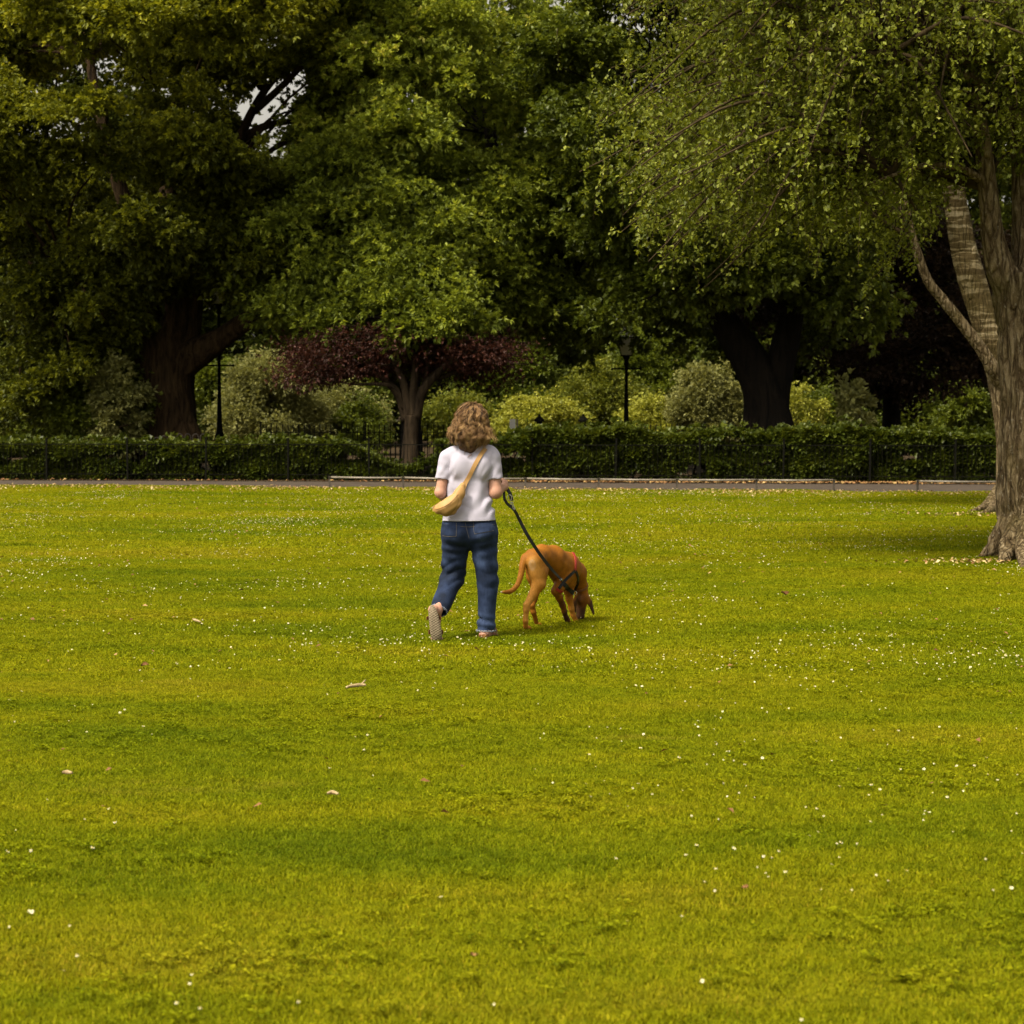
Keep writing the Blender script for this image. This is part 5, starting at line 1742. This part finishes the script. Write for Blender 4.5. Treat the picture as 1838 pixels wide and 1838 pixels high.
for t, w in ((.30, .024), (.78, .030)):
    c = hl + (tl - hl) * t
    pts = [Vector(c) + Vector((.049 * math.cos(a), -.02 + .062 * math.sin(a), 0)) for a in np.linspace(0.0, math.pi, 14)]
    nn = [Vector((math.cos(a), math.sin(a), 0)) for a in np.linspace(0, math.pi, 14)]
    ribbon(m, pts, nn, w, .003)
st_o = m.build('strap', M['sandal'], None); child(st_o, sand)
sand2 = empty('sandal', person.location); sand2.parent = person; sand2.matrix_parent_inverse = Matrix.Translation(person.location).inverted()
fr = np.array([.055, .20, 0]); fr /= np.linalg.norm(fr)
zg = HL((hr[0], hr[1]))
c = hr + fr * .10; c[2] = zg + .016
m = sole(c, (fr[1], -fr[0], 0), fr, (0, 0, -1), .022)
s2 = m.build('sole', M['sandal'], None, True); child(s2, sand2)
m = MB()
side = np.array([fr[1], -fr[0], 0])
for t, w, hgt in ((.075, .032, .062), (.165, .034, .050)):
    c = hr + fr * t; c[2] = zg + .024
    pts, nn = [], []
    for a in np.linspace(0, math.pi, 14):
        pts.append(Vector(c + side * .046 * math.cos(a) + np.array([0, 0, hgt * math.sin(a)])))
        nn.append(Vector(side * math.cos(a) + np.array([0, 0, math.sin(a)])))
    ribbon(m, pts, nn, w, .003)
# heel strap
pts, nn = [], []
for a in np.linspace(-2.2, 2.2, 18):
    o = -fr * math.cos(a) + side * math.sin(a)
    pts.append(Vector(hr + o * .036 + np.array([0, 0, .006]))); nn.append(Vector(o))
ribbon(m, pts, nn, .012, .0025)
s3 = m.build('strap', M['sandal'], None); child(s3, sand2)

# ---- hair
r = np.random.default_rng(77)
hb = Solid(Q(790, 825, -.25), Q(900, 710, .28), 0.006)
H0 = Q(846, 760, -.005)
hb.ell(H0 + [.004, 0, .045], (.083, .100, .094), .03)
hb.cone(H0 + [.004, -.02, .03], H0 + [-.012, -.030, -.080], .083, .095, .03, sq=((1, 0, 0), 1.16))
hb.cone(H0 + [-.012, -.035, -.10], H0 + [-.02, -.04, -.165], .09, .05, .03, sq=((1, 0, 0), 1.3))
hb.warp(lambda p: .007 * np.sin(60 * p[..., 0] + 3 * np.sin(25 * p[..., 2])) * np.sin(38 * p[..., 2] + 2))
hb.ell(H0 + [0, .135, -.06], (.070, .075, .13), .01, op='cut')
hair_root = link('hair', hb.mesh('hair', 1), M['hair'], person)
a = hair_root.data.attributes.new('tint', 'FLOAT', 'FACE')
a.data.foreach_set('value', np.full(len(hair_root.data.polygons), .12, dtype=np.float32))
bv_h = bvh_of(hair_root.data)
VV, FF, TT = [], [], []
nv = 0
for i in range(270):                                       # locks of several strands that curl together
    az = r.uniform(-math.pi * 0.82, math.pi * 0.82)        # 0 = back of the head
    zs = r.uniform(.085, .150) if r.random() < .45 else r.uniform(-.07, .10)
    zend = -r.uniform(.085, .178) + .035 * abs(math.sin(az))
    ln = zs - zend if r.random() < .6 else r.uniform(.10, .20)
    ln = max(.08, min(ln, .28))
    n = 36
    rad = r.uniform(.008, .0165); pitch = r.uniform(.048, .080); ph = r.uniform(0, 6.28)
    daz = r.normal() * .32; sgn = r.choice([-1, 1]); lift = r.uniform(.0, .016)
    fly = abs(r.normal()) * (.026 if r.random() < .30 else .008)
    base = .05 + .66 * r.beta(1.2, 1.5)
    path = []
    for k in range(n):
        t = k / (n - 1)
        z = zs - ln * t
        aa = az + daz * t
        dr = np.array([math.sin(aa), -math.cos(aa), 0])
        c = H0 + np.array([.004 - .018 * t, -.02, z])
        h, nr, _, _ = bv_h.ray_cast(Vector(c + dr * .4), Vector(-dr), .42)
        if h is not None: rr_ = (Vector(c) - h).length
        else: rr_ = .03 if z > 0 else max(.05, .095 - .4 * max(0, -.13 - z))
        path.append((c + dr * (rr_ + .002 + lift * min(1, 2 * t) + fly * t * t), dr, np.array([math.cos(aa), math.sin(aa), 0])))
    for q_ in range(10):
        oz, of = r.normal(0, .006), r.normal(0, .0045)
        dph = r.normal(0, .35); lw = r.uniform(.0010, .0024); dl = r.normal(0, .15)
        pts = []
        for k in range(n):
            t = k / (n - 1)
            p, dr, tn = path[k]
            th = ph + dph + sgn * 2 * math.pi * (ln * t) / pitch * (1 + .2 * math.sin(5 * t + ph))
            w = rad * (0.15 + .85 * min(1, t * 2.2))
            pts.append(p + tn * (w * math.cos(th) + of * 1.4) + dr * (w * .8 * math.sin(th) + of) + np.array([0, 0, oz]))
        pts = np.array(pts)
        tg = unit(np.gradient(pts, axis=0))
        s1 = unit(np.cross(tg, path[0][1] + np.array([0, 0, .01]))); s2_ = np.cross(tg, s1)
        tp = (lw * np.concatenate([np.linspace(.5, 1, 8), np.linspace(1, .2, n - 8)]))[:, None]
        ring = np.stack([pts + s1 * tp, pts + (-.5 * s1 + .87 * s2_) * tp, pts + (-.5 * s1 - .87 * s2_) * tp], 1).reshape(-1, 3)
        VV.append(ring)
        k = np.arange(n - 1)[:, None] * 3 + nv
        FF.append(np.concatenate([k + [[a_, (a_ + 1) % 3, (a_ + 1) % 3 + 3, a_ + 3]] for a_ in range(3)])); nv += 3 * n
        kk = np.tile(np.linspace(0, 1, n - 1), 3)
        TT.append(np.clip(base + dl + .34 * (kk - .4), 0, 1))
link('curls', mesh_np('curls', np.concatenate(VV), np.concatenate(FF), True, np.concatenate(TT)), M['hair'], hair_root)

# ------------------------------------------------------------------ crossbody bag
bag = empty('shoulder_bag', tuple(Q(812, 910, -.16)))
tag(bag, 'tan leather crescent bag slung across the white t-shirt', 'bag')
bs = Solid(Q(768, 940, -.36), Q(845, 855, .05), 0.004)
bc = [Q(786, 913, -.165), Q(800, 912, -.175), Q(813, 903, -.175), Q(825, 886, -.160), Q(831, 872, -.150)]
rb = [.028, .052, .052, .036, .022]
for i in range(4):
    bs.cone(bc[i], bc[i + 1], rb[i], rb[i + 1], .025, sq=((0, 1, 0), .80))
bs.cone(Q(788, 917, -.165), Q(812, 917, -.17), .022, .030, .02, sq=((0, 1, 0), .9))
bs.warp(lambda p: .0022 * np.sin(70 * p[..., 0] - 60 * p[..., 2] + 2 * np.sin(30 * p[..., 2])))
me_b = bs.mesh('pouch', 1)
link('pouch', me_b, M['bag'], bag)
bv_b = bvh_of(me_b)
def seam_b(pix, w, mat, nm):
    pts, nn = on_surface(bv_b, pix, .0008, 6)
    m = MB(); m.tube(pts, w / 2, 5); m.build(nm, M[mat], bag)
patch([(780.5, 914.5), (791, 913), (804, 906.5), (814, 898), (821, 889.5)], [(785, 920), (796, 926), (808, 925), (819, 913), (825, 899)], 'lower_panel', .0015, bag, M['bagdark'], 9, bv_b)
seam_b([(780, 914), (790, 912.5), (803, 906), (814, 897), (822, 887)], .006, 'bagseam', 'zip')
seam_b([(781, 916.5), (791, 915), (804, 908.5), (815, 899.5)], .003, 'bagseam', 'seam')
pts, nn = on_surface(bv_tee, [(829, 879), (836, 866), (845, 849), (854, 832), (863, 817), (871, 806)], .004, 8)
# over the shoulder and down the front, under the far arm and back to the pouch
over = [Q(875, 801, .02), Q(872, 806, .10), Q(858, 830, .155), Q(835, 862, .175), Q(812, 888, .17), Q(790, 905, .10), Q(779, 912, .0), Q(778, 914, -.09), Q(784, 913, -.14)]
nv_ = [(.25, .1, .95), (.2, .7, .6), (0, 1, .2), (0, 1, 0), (-.2, 1, 0), (-.8, .7, 0), (-1, 0, 0), (-1, -.3, 0), (-.6, -.8, 0)]
allp = [np.concatenate([np.array(p), np.array(n_)]) for p, n_ in zip(pts, nn)][:-1:3] + [np.concatenate([o_, n_]) for o_, n_ in zip(over, nv_)]
sp = spline(allp, 5)
m = MB()
wid = [.030 + .026 * max(0, 1 - i / 14) for i in range(len(sp))]
ribbon(m, [Vector(q[:3]) for q in sp], [Vector(q[3:6]) for q in sp], wid, .004)
m.build('strap', M['bag'], bag, False)

# ------------------------------------------------------------------ the dog
DD0 = 15.95
def K(px, py, d): return np.array(P(px, py, d))
dogx = P(990, 1060, DD0)
dm_ = DD0 / F
dog = Solid(K(893, 1138, 15.4), K(1075, 940, 16.75) + [0, 0, .06], 0.005)
RMP, MIDB, CH = K(962, 1002, 15.75), K(985, 1006, 15.95), K(1016, 1016, 16.16)
sqz = ((0, 0, 1), 1.18)
dog.cone(K(957, 999, 15.72), K(972, 997, 15.86), .070, .074, .03)
dog.cone(K(972, 996, 15.86), K(993, 1001, 16.0), .076, .084, .03, sq=sqz)
dog.cone(K(993, 1004, 16.0), K(1017, 1019, 16.18), .092, .106, .03, sq=sqz)
dog.cone(K(998, 1022, 16.03), K(1012, 1040, 16.17), .056, .080, .035)              # rib cage down to the brisket
dog.cone(K(1017, 1012, 16.18), K(1036, 1026, 16.33), .095, .072, .03)              # shoulders into neck
dog.cone(K(1034, 1024, 16.32), K(1043, 1056, 16.42), .072, .055, .03)              # neck
# head hanging nose down
HD = K(1044, 1070, 16.43)
dog.ell(HD, (.057, .066, .066), .02)
dog.cone(HD + [-.004, .0, -.035], K(1042, 1104, 16.42), .046, .031, .025)
dog.cone(K(1042, 1104, 16.42), K(1042.5, 1109, 16.42), .031, .026, .01)
dog.ell(K(1042.5, 1113, 16.42), (.015, .017, .012), .006)
dog.ell(HD + [-.012, -.055, -.015], (.018, .018, .024), .02)
def ear(a, b, c, w):
    dog.cone(a, b, w * .75, w, .012, sq=((.5, -.4, 0), .42)); dog.cone(b, c, w, w * .45, .012, sq=((.5, -.4, 0), .42))
ear(K(1052, 1062, 16.44), K(1059, 1080, 16.46), K(1065.5, 1098.5, 16.46), .027)
ear(K(1036, 1064, 16.36), K(1031, 1080, 16.34), K(1032, 1097, 16.34), .026)
# tail
tlp = [(943, 998, 15.70, .032), (938, 1012, 15.66, .022), (935, 1030, 15.63, .019), (929, 1047, 15.60, .0165), (920, 1057, 15.57, .0145), (910, 1060.5, 15.55, .0115), (899, 1060, 15.53, .007)]
sp = spline([(*K(x, y, d_), w) for x, y, d_, w in tlp], 3)
for a, b in zip(sp[:-1], sp[1:]):
    dog.cone(a[:3], b[:3], a[3], b[3], .012)
def leg(js, k=.016):
    for (a, b) in zip(js[:-1], js[1:]):
        dog.cone(K(*a[:3]), K(*b[:3]), a[3], b[3], k)
def paw(c, fwd, s=1.0):
    f = np.array(fwd, float); f /= np.linalg.norm(f)
    sd = np.array([f[1], -f[0], 0]); sd /= (np.linalg.norm(sd) + 1e-9)
    c = np.array(c)
    dog.cone(c - f * .012, c + f * .016, .019 * s, .020 * s, .01, sq=(sd, 1.15))
    for q in (-.017, -.006, .006, .017):
        a = c + sd * q * s + f * (.020 - abs(q) * .4)
        dog.cone(a, a + f * .016 + np.array([0, 0, -.006]), .0105 * s, .009 * s, .004)
FW = (.56, .83, 0)
# near hind leg: thigh, stifle forward, hock back, upright shank
leg([(960, 1006, 15.70, .078), (965, 1026, 15.70, .068), (967, 1046, 15.68, .049), (957.5, 1064, 15.66, .035), (945.5, 1083, 15.63, .0235), (944.5, 1092, 15.63, .021), (943.2, 1112, 15.64, .018), (943.5, 1122, 15.66, .0185)])
dog.cone(K(972, 1022, 15.78), K(971, 1046, 15.72), .055, .036, .03)
paw(K(945.5, 1125.5, 15.70), FW)
# far hind leg
leg([(958, 1008, 15.92, .070), (958, 1032, 15.95, .055), (963, 1052, 15.96, .040), (958, 1072, 15.94, .028), (955, 1084, 15.92, .022), (957.5, 1096, 15.93, .0185), (963, 1115, 15.97, .0165)])
paw(K(966, 1120, 16.02), FW)
# near front leg lifted and folded at the wrist
leg([(1015, 1030, 16.08, .060), (1003, 1052, 16.04, .042), (997.5, 1058, 16.04, .034), (1004, 1070, 16.10, .027), (1010, 1084, 16.14, .022), (1013, 1095, 16.16, .0195), (1015.5, 1104, 16.18, .0185)])
paw(K(1017.5, 1107.5, 16.19), (.3, .35, -.8))
# planted front leg
leg([(1024, 1036, 16.28, .060), (1020, 1058, 16.27, .036), (1022, 1072, 16.28, .027), (1025.5, 1090, 16.29, .021), (1029, 1102, 16.31, .0185), (1034, 1112, 16.32, .0185)])
paw(K(1039.5, 1116.5, 16.34), (.72, .65, -.12))
def hollow(a, b, w, amt):
    a = np.array(a); b = np.array(b); ba = b - a
    def f(p):
        t = np.clip(((p - a) @ ba) / (ba @ ba), 0, 1)
        v = p - (a + t[..., None] * ba)
        return amt * np.exp(-(v * v).sum(-1) / (w * w))
    dog.warp(f)
hollow(K(981, 996, 15.80), K(984, 1022, 15.83), .034, .009)          # flank behind the thigh
hollow(K(1011, 1004, 15.98), K(1004, 1036, 15.98), .026, .010)       # behind the shoulder blade
hollow(K(966, 1052, 15.60), K(958, 1066, 15.58), .016, .005)
hollow(K(1034, 1036, 16.22), K(1026, 1050, 16.2), .022, .008)        # neck meets shoulder
dog.warp(lambda p: .0014 * np.sin(50 * p[..., 0] + 30 * p[..., 2]) * np.sin(40 * p[..., 2] + 25 * p[..., 1]))
me_dog = dog.mesh('body', 1)
# coat: russet back, golden legs, dark muzzle and ears, white tail tip; rump light, belly and throat shade painted in
m, t, out = new_mat('russet_coat')
a = t.nodes.new('ShaderNodeAttribute'); a.attribute_name = 'coat'
c = ramp(t, a.outputs['Fac'], [(0.0, (0.012, 0.007, 0.005)), (0.22, (0.07, 0.028, 0.008)), (0.45, (0.215, 0.074, 0.005)), (0.65, (0.37, 0.145, 0.014)), (0.82, (0.52, 0.25, 0.050)), (1.0, (0.75, 0.66, 0.50))])
hz = noise(t, 150, 3, 0.7, mapping(t, position(t), (1, 1, .25)))
c = mixc(t, 0.6, c, ramp(t, hz, [(0.3, (0.75, .75, .75)), (0.7, (1.2, 1.2, 1.2))]), 'MULTIPLY')
b = N(t, 'ShaderNodeBsdfPrincipled', Roughness=0.62)
b.inputs['Specular IOR Level'].default_value = 0.18
t.links.new(c, b.inputs['Base Color'])
t.links.new(bump(t, hz, 0.2, 0.004), b.inputs['Normal'])
t.links.new(b.outputs[0], out.inputs['Surface'])
M['coat'] = m
vs = np.empty(len(me_dog.vertices) * 3, np.float32); me_dog.vertices.foreach_get('co', vs); vs = vs.reshape(-1, 3).astype(float)
coat = np.full(len(vs), .50)
def blob(c, rr, val, soft=.6):
    d_ = np.linalg.norm((vs - np.array(c)) / np.array(rr), axis=1)
    w = np.clip((1 - d_) / soft, 0, 1)
    return w, val
for c_, rr, val in ((K(962, 1030, 15.66), (.13, .16, .20), .74), (K(950, 1090, 15.63), (.09, .12, .20), .78), (K(955, 1012, 15.62), (.06, .08, .09), .86), (K(1026, 1095, 16.3), (.06, .10, .14), .70), (K(1040, 1118, 16.34), (.07, .07, .04), .82),
                    (K(961, 1105, 15.97), (.06, .06, .10), .42), (K(930, 1045, 15.6), (.10, .10, .14), .60), (K(992, 1000, 15.98), (.09, .10, .06), .36), (K(1042.5, 1112, 16.42), (.07, .09, .085), .02), (K(1041, 1092, 16.42), (.07, .12, .14), .10),
                    (K(1040, 1080, 16.36), (.04, .10, .12), .22), (K(1062, 1090, 16.46), (.05, .06, .10), .10), (K(1032, 1088, 16.34), (.04, .05, .10), .16), (K(1016, 1102, 16.18), (.05, .08, .10), .10), (K(1008, 1078, 16.13), (.05, .08, .10), .24), (K(1047, 1076, 16.40), (.05, .10, .08), .34), (K(895, 1060, 15.52), (.05, .06, .06), 1.0), (K(985, 1042, 16.0), (.07, .12, .06), .34), (K(1030, 1068, 16.3), (.03, .06, .05), .62)):
    w, v = blob(c_, rr, val)
    coat = coat * (1 - w) + v * w
coat += np.array([mnoise.noise(Vector(v * 22)) * .04 for v in vs])
a = me_dog.attributes.new('coat', 'FLOAT', 'POINT'); a.data.foreach_set('value', coat.astype(np.float32))
dog_root = empty('dog', (dogx.x, DD0, 0))
tag(dog_root, 'russet short haired dog with head down sniffing the grass', 'dog')
link('body', me_dog, M['coat'], dog_root)
bv_d = bvh_of(me_dog)
har = empty('harness', dog_root.location); har.parent = dog_root; har.matrix_parent_inverse = Matrix.Translation(dog_root.location).inverted()
def hchild(m, nm, mat):
    o = m.build(nm, M[mat], None); o.parent = har; o.matrix_parent_inverse = Matrix.Translation(dog_root.location).inverted(); return o
def strap_on(pix, w, mat, nm='strap'):
    pts, nn = on_surface(bv_d, pix, .003, 6)
    m = MB(); ribbon(m, pts, nn, w, .005); hchild(m, nm, mat)
strap_on([(1026, 987.5), (1030, 994), (1032.5, 1004), (1032.5, 1016), (1031.5, 1023)], .022, 'red')
strap_on([(1031.5, 1022), (1024, 1029), (1016, 1037), (1008, 1047), (1003, 1054)], .021, 'webbing')
strap_on([(1032, 1022), (1036, 1031), (1037, 1042), (1034, 1052), (1029, 1060)], .020, 'webbing')
strap_on([(1010, 1044), (1017, 1051), (1024, 1058), (1029.5, 1062.5)], .032, 'webbing')
strap_on([(999, 1054), (1004, 1058), (1009, 1060)], .022, 'red')
# far side of the harness
m = MB()
rc = K(1029, 1061.5, 16.10)
h_, n_, _, _ = bv_d.ray_cast(Vector((0, 0, CAM_H)), (Vector(P(1029, 1061.5, 15)) - Vector((0, 0, CAM_H))).normalized())
rc = Vector(h_) + Vector(n_) * .012 if h_ is not None else Vector(rc)
m.tube([rc + Vector((.015 * math.cos(a_), 0, .015 * math.sin(a_))) for a_ in np.linspace(0, 6.283, 15)], .003, 6)
hchild(m, 'ring', 'steel')
m = MB()
pts, nn = ring_on(bv_d, K(1042, 1050, 16.40), K(1044, 1066, 16.43) - K(1036, 1030, 16.34), .13, 36, .002, (0, -1, 0))
ribbon(m, pts, nn, .018, .004)
col_o = m.build('collar', M['sandal'], dog_root)
for s, px in ((1, 1050), (-1, 1037)):
    m = MB(); m.lathe((0, 0, 0), [(0, -.008), (.006, -.005), (.008, 0), (.006, .005), (0, .008)], 8)
    e_ = m.build('eye', M['eye'], dog_root, True); e_.location = tuple(HD + np.array([s * .045, .038, -.03]))

dog_root.location.z -= .010                                # paws settle into the turf

# ------------------------------------------------------------------ the lead
lead = empty('dog_lead', tuple(gripR))
tag(lead, 'black webbing lead running from the hand to the harness', 'dog lead')
g = Vector(gripR)
ringp = P(1007, 1041, 15.93)
hit, n_, _, _ = bv_d.ray_cast(Vector((0, 0, CAM_H)), (P(1008, 1042, 15) - Vector((0, 0, CAM_H))).normalized())
endp = hit + n_ * .012 if hit is not None else ringp
pts = [g + Vector((0, -.002, 0)), P(904.5, 886, 15.33), P(905.5, 896, 15.30), P(911, 905, 15.32), P(922, 914.5, 15.35), P(932, 933, 15.42), P(945, 958, 15.42), P(962, 985, 15.46), P(980, 1010, 15.56), P(996, 1029, 15.70), endp]
sp = [Vector(q) for q in spline([tuple(p) for p in pts], 6)]
m = MB(); ribbon(m, sp, [Vector((.45, -.85, .3))] * len(sp), [.016 + .010 * min(1, i / 28) for i in range(len(sp))], .004)
m.build('webbing', M['webbing'], lead)
hp = [g, P(913, 882, 15.36), P(916.5, 890, 15.35), P(918.5, 899, 15.34)]
sp = [Vector(q) for q in spline([tuple(p) for p in hp], 6)]
m = MB(); ribbon(m, sp, [Vector((.3, -.9, .2))] * len(sp), .026, .005)
m.build('handle_loop', M['webbing'], lead)
m = MB()
c = P(914.5, 893.5, 15.33)
m.tube([c + Vector((.016 * math.cos(a_), 0, .022 * math.sin(a_))) for a_ in np.linspace(0, 6.283, 17)], .0028, 6)
c = P(918.6, 902, 15.34)
m.box(c, (.022, .008, .012))
for k in range(5):
    q = P(918.8 + .9 * k, 904.5 + 2.2 * k, 15.34)
    m.tube([q + Vector((.008 * math.cos(a_), (.0 if k % 2 else .006 * math.sin(a_)), .009 * math.sin(a_))) for a_ in np.linspace(0, 6.283, 9)], .0018, 5)
m.build('clip', M['steel'], lead)
m = MB()
dv = (endp - P(996, 1029, 15.70)).normalized()
m.tube([endp - dv * .05, endp - dv * .02, endp], [.010, .013, .008], 8)
m.build('clip', M['steel'], lead)

# ------------------------------------------------------------------ bits lying on the grass
def stick(label, pix, rad, fork=None, name='twig'):
    root_p = G(*pix[0])
    m = MB()
    pts = []
    for i, (x, y) in enumerate(pix):
        p = G(x, y); pts.append(Vector((p.x, p.y, HL(p) + .026 + rad)))
    n = len(pts)
    m.tube([Vector(q) for q in spline([tuple(p) for p in pts], 5)], [rad * (1 - .5 * abs(2 * k / (5 * (n - 1)) - 1)) for k in range(5 * (n - 1) + 1)], 8, wob=.25)
    if fork:
        b = pts[-2]; q = G(*fork)
        m.tube([b, Vector((q.x, q.y, HL(q) + .055))], [rad * .6, rad * .35], 6)
    tag(m.build(name, M['deadwood'], None, True), label, 'twig')
stick('pale bent dead twig lying on the grass in front of the woman', [(622, 1247.5), (634, 1245), (648, 1243.5), (657, 1243.5)], .012, (656, 1240))
stick('short pale stick on the grass far to the left', [(112, 1400), (121, 1399.5), (130, 1401)], .010)
stick('small pale chip of wood on the grass below the bent twig', [(588, 1441), (597, 1439.5), (607, 1442)], .009)
stick('tiny pale twig on the grass left of the raised foot', [(346, 1119), (352, 1121), (360, 1124)], .010)
def dead_leaf(label, px, py, L, mat_t, seed, tilt=.5):
    r = np.random.default_rng(seed)
    p = G(px, py)
    n = 7
    V, Fc = [], []
    for i in range(n):
        t = i / (n - 1)
        w = .32 * L * math.sin(math.pi * min(1, t * .95 + .03)) ** .8
        for k in (-1, -.5, 0, .5, 1):
            V.append((L * (t - .5), w * k, .20 * L * abs(k) ** 1.5 + .10 * L * math.sin(t * 6 + seed) + .012 * r.random()))
    for i in range(n - 1):
        for k in range(4):
            a_ = i * 5 + k
            Fc.append((a_, a_ + 1, a_ + 6, a_ + 5))
    o = link('dead_leaf', mesh_np('dead_leaf', V, Fc, True, np.full(len(Fc), mat_t)), M['litter'])
    o.location = (p.x, p.y, HL(p) + .035)
    o.rotation_euler = (tilt, .1, r.uniform(-.4, .4))
    tag(o, label, 'leaf')
dead_leaf('curled red brown dead leaf on the shaded grass right of the dog', 1408, 1074, .075, .08, 1)
dead_leaf('small orange leaf on the grass at the bottom centre', 851, 1737, .022, .45, 2)
dead_leaf('small rusty leaf on the grass lower right', 1336, 1614, .022, .30, 3)
dead_leaf('dull brown leaf on the grass at the left by the long shadow band', 260, 1208, .05, .15, 4)

print('tris', sum(len(o.data.polygons) for o in SC.objects if o.type == 'MESH' and o.data.users == 1))
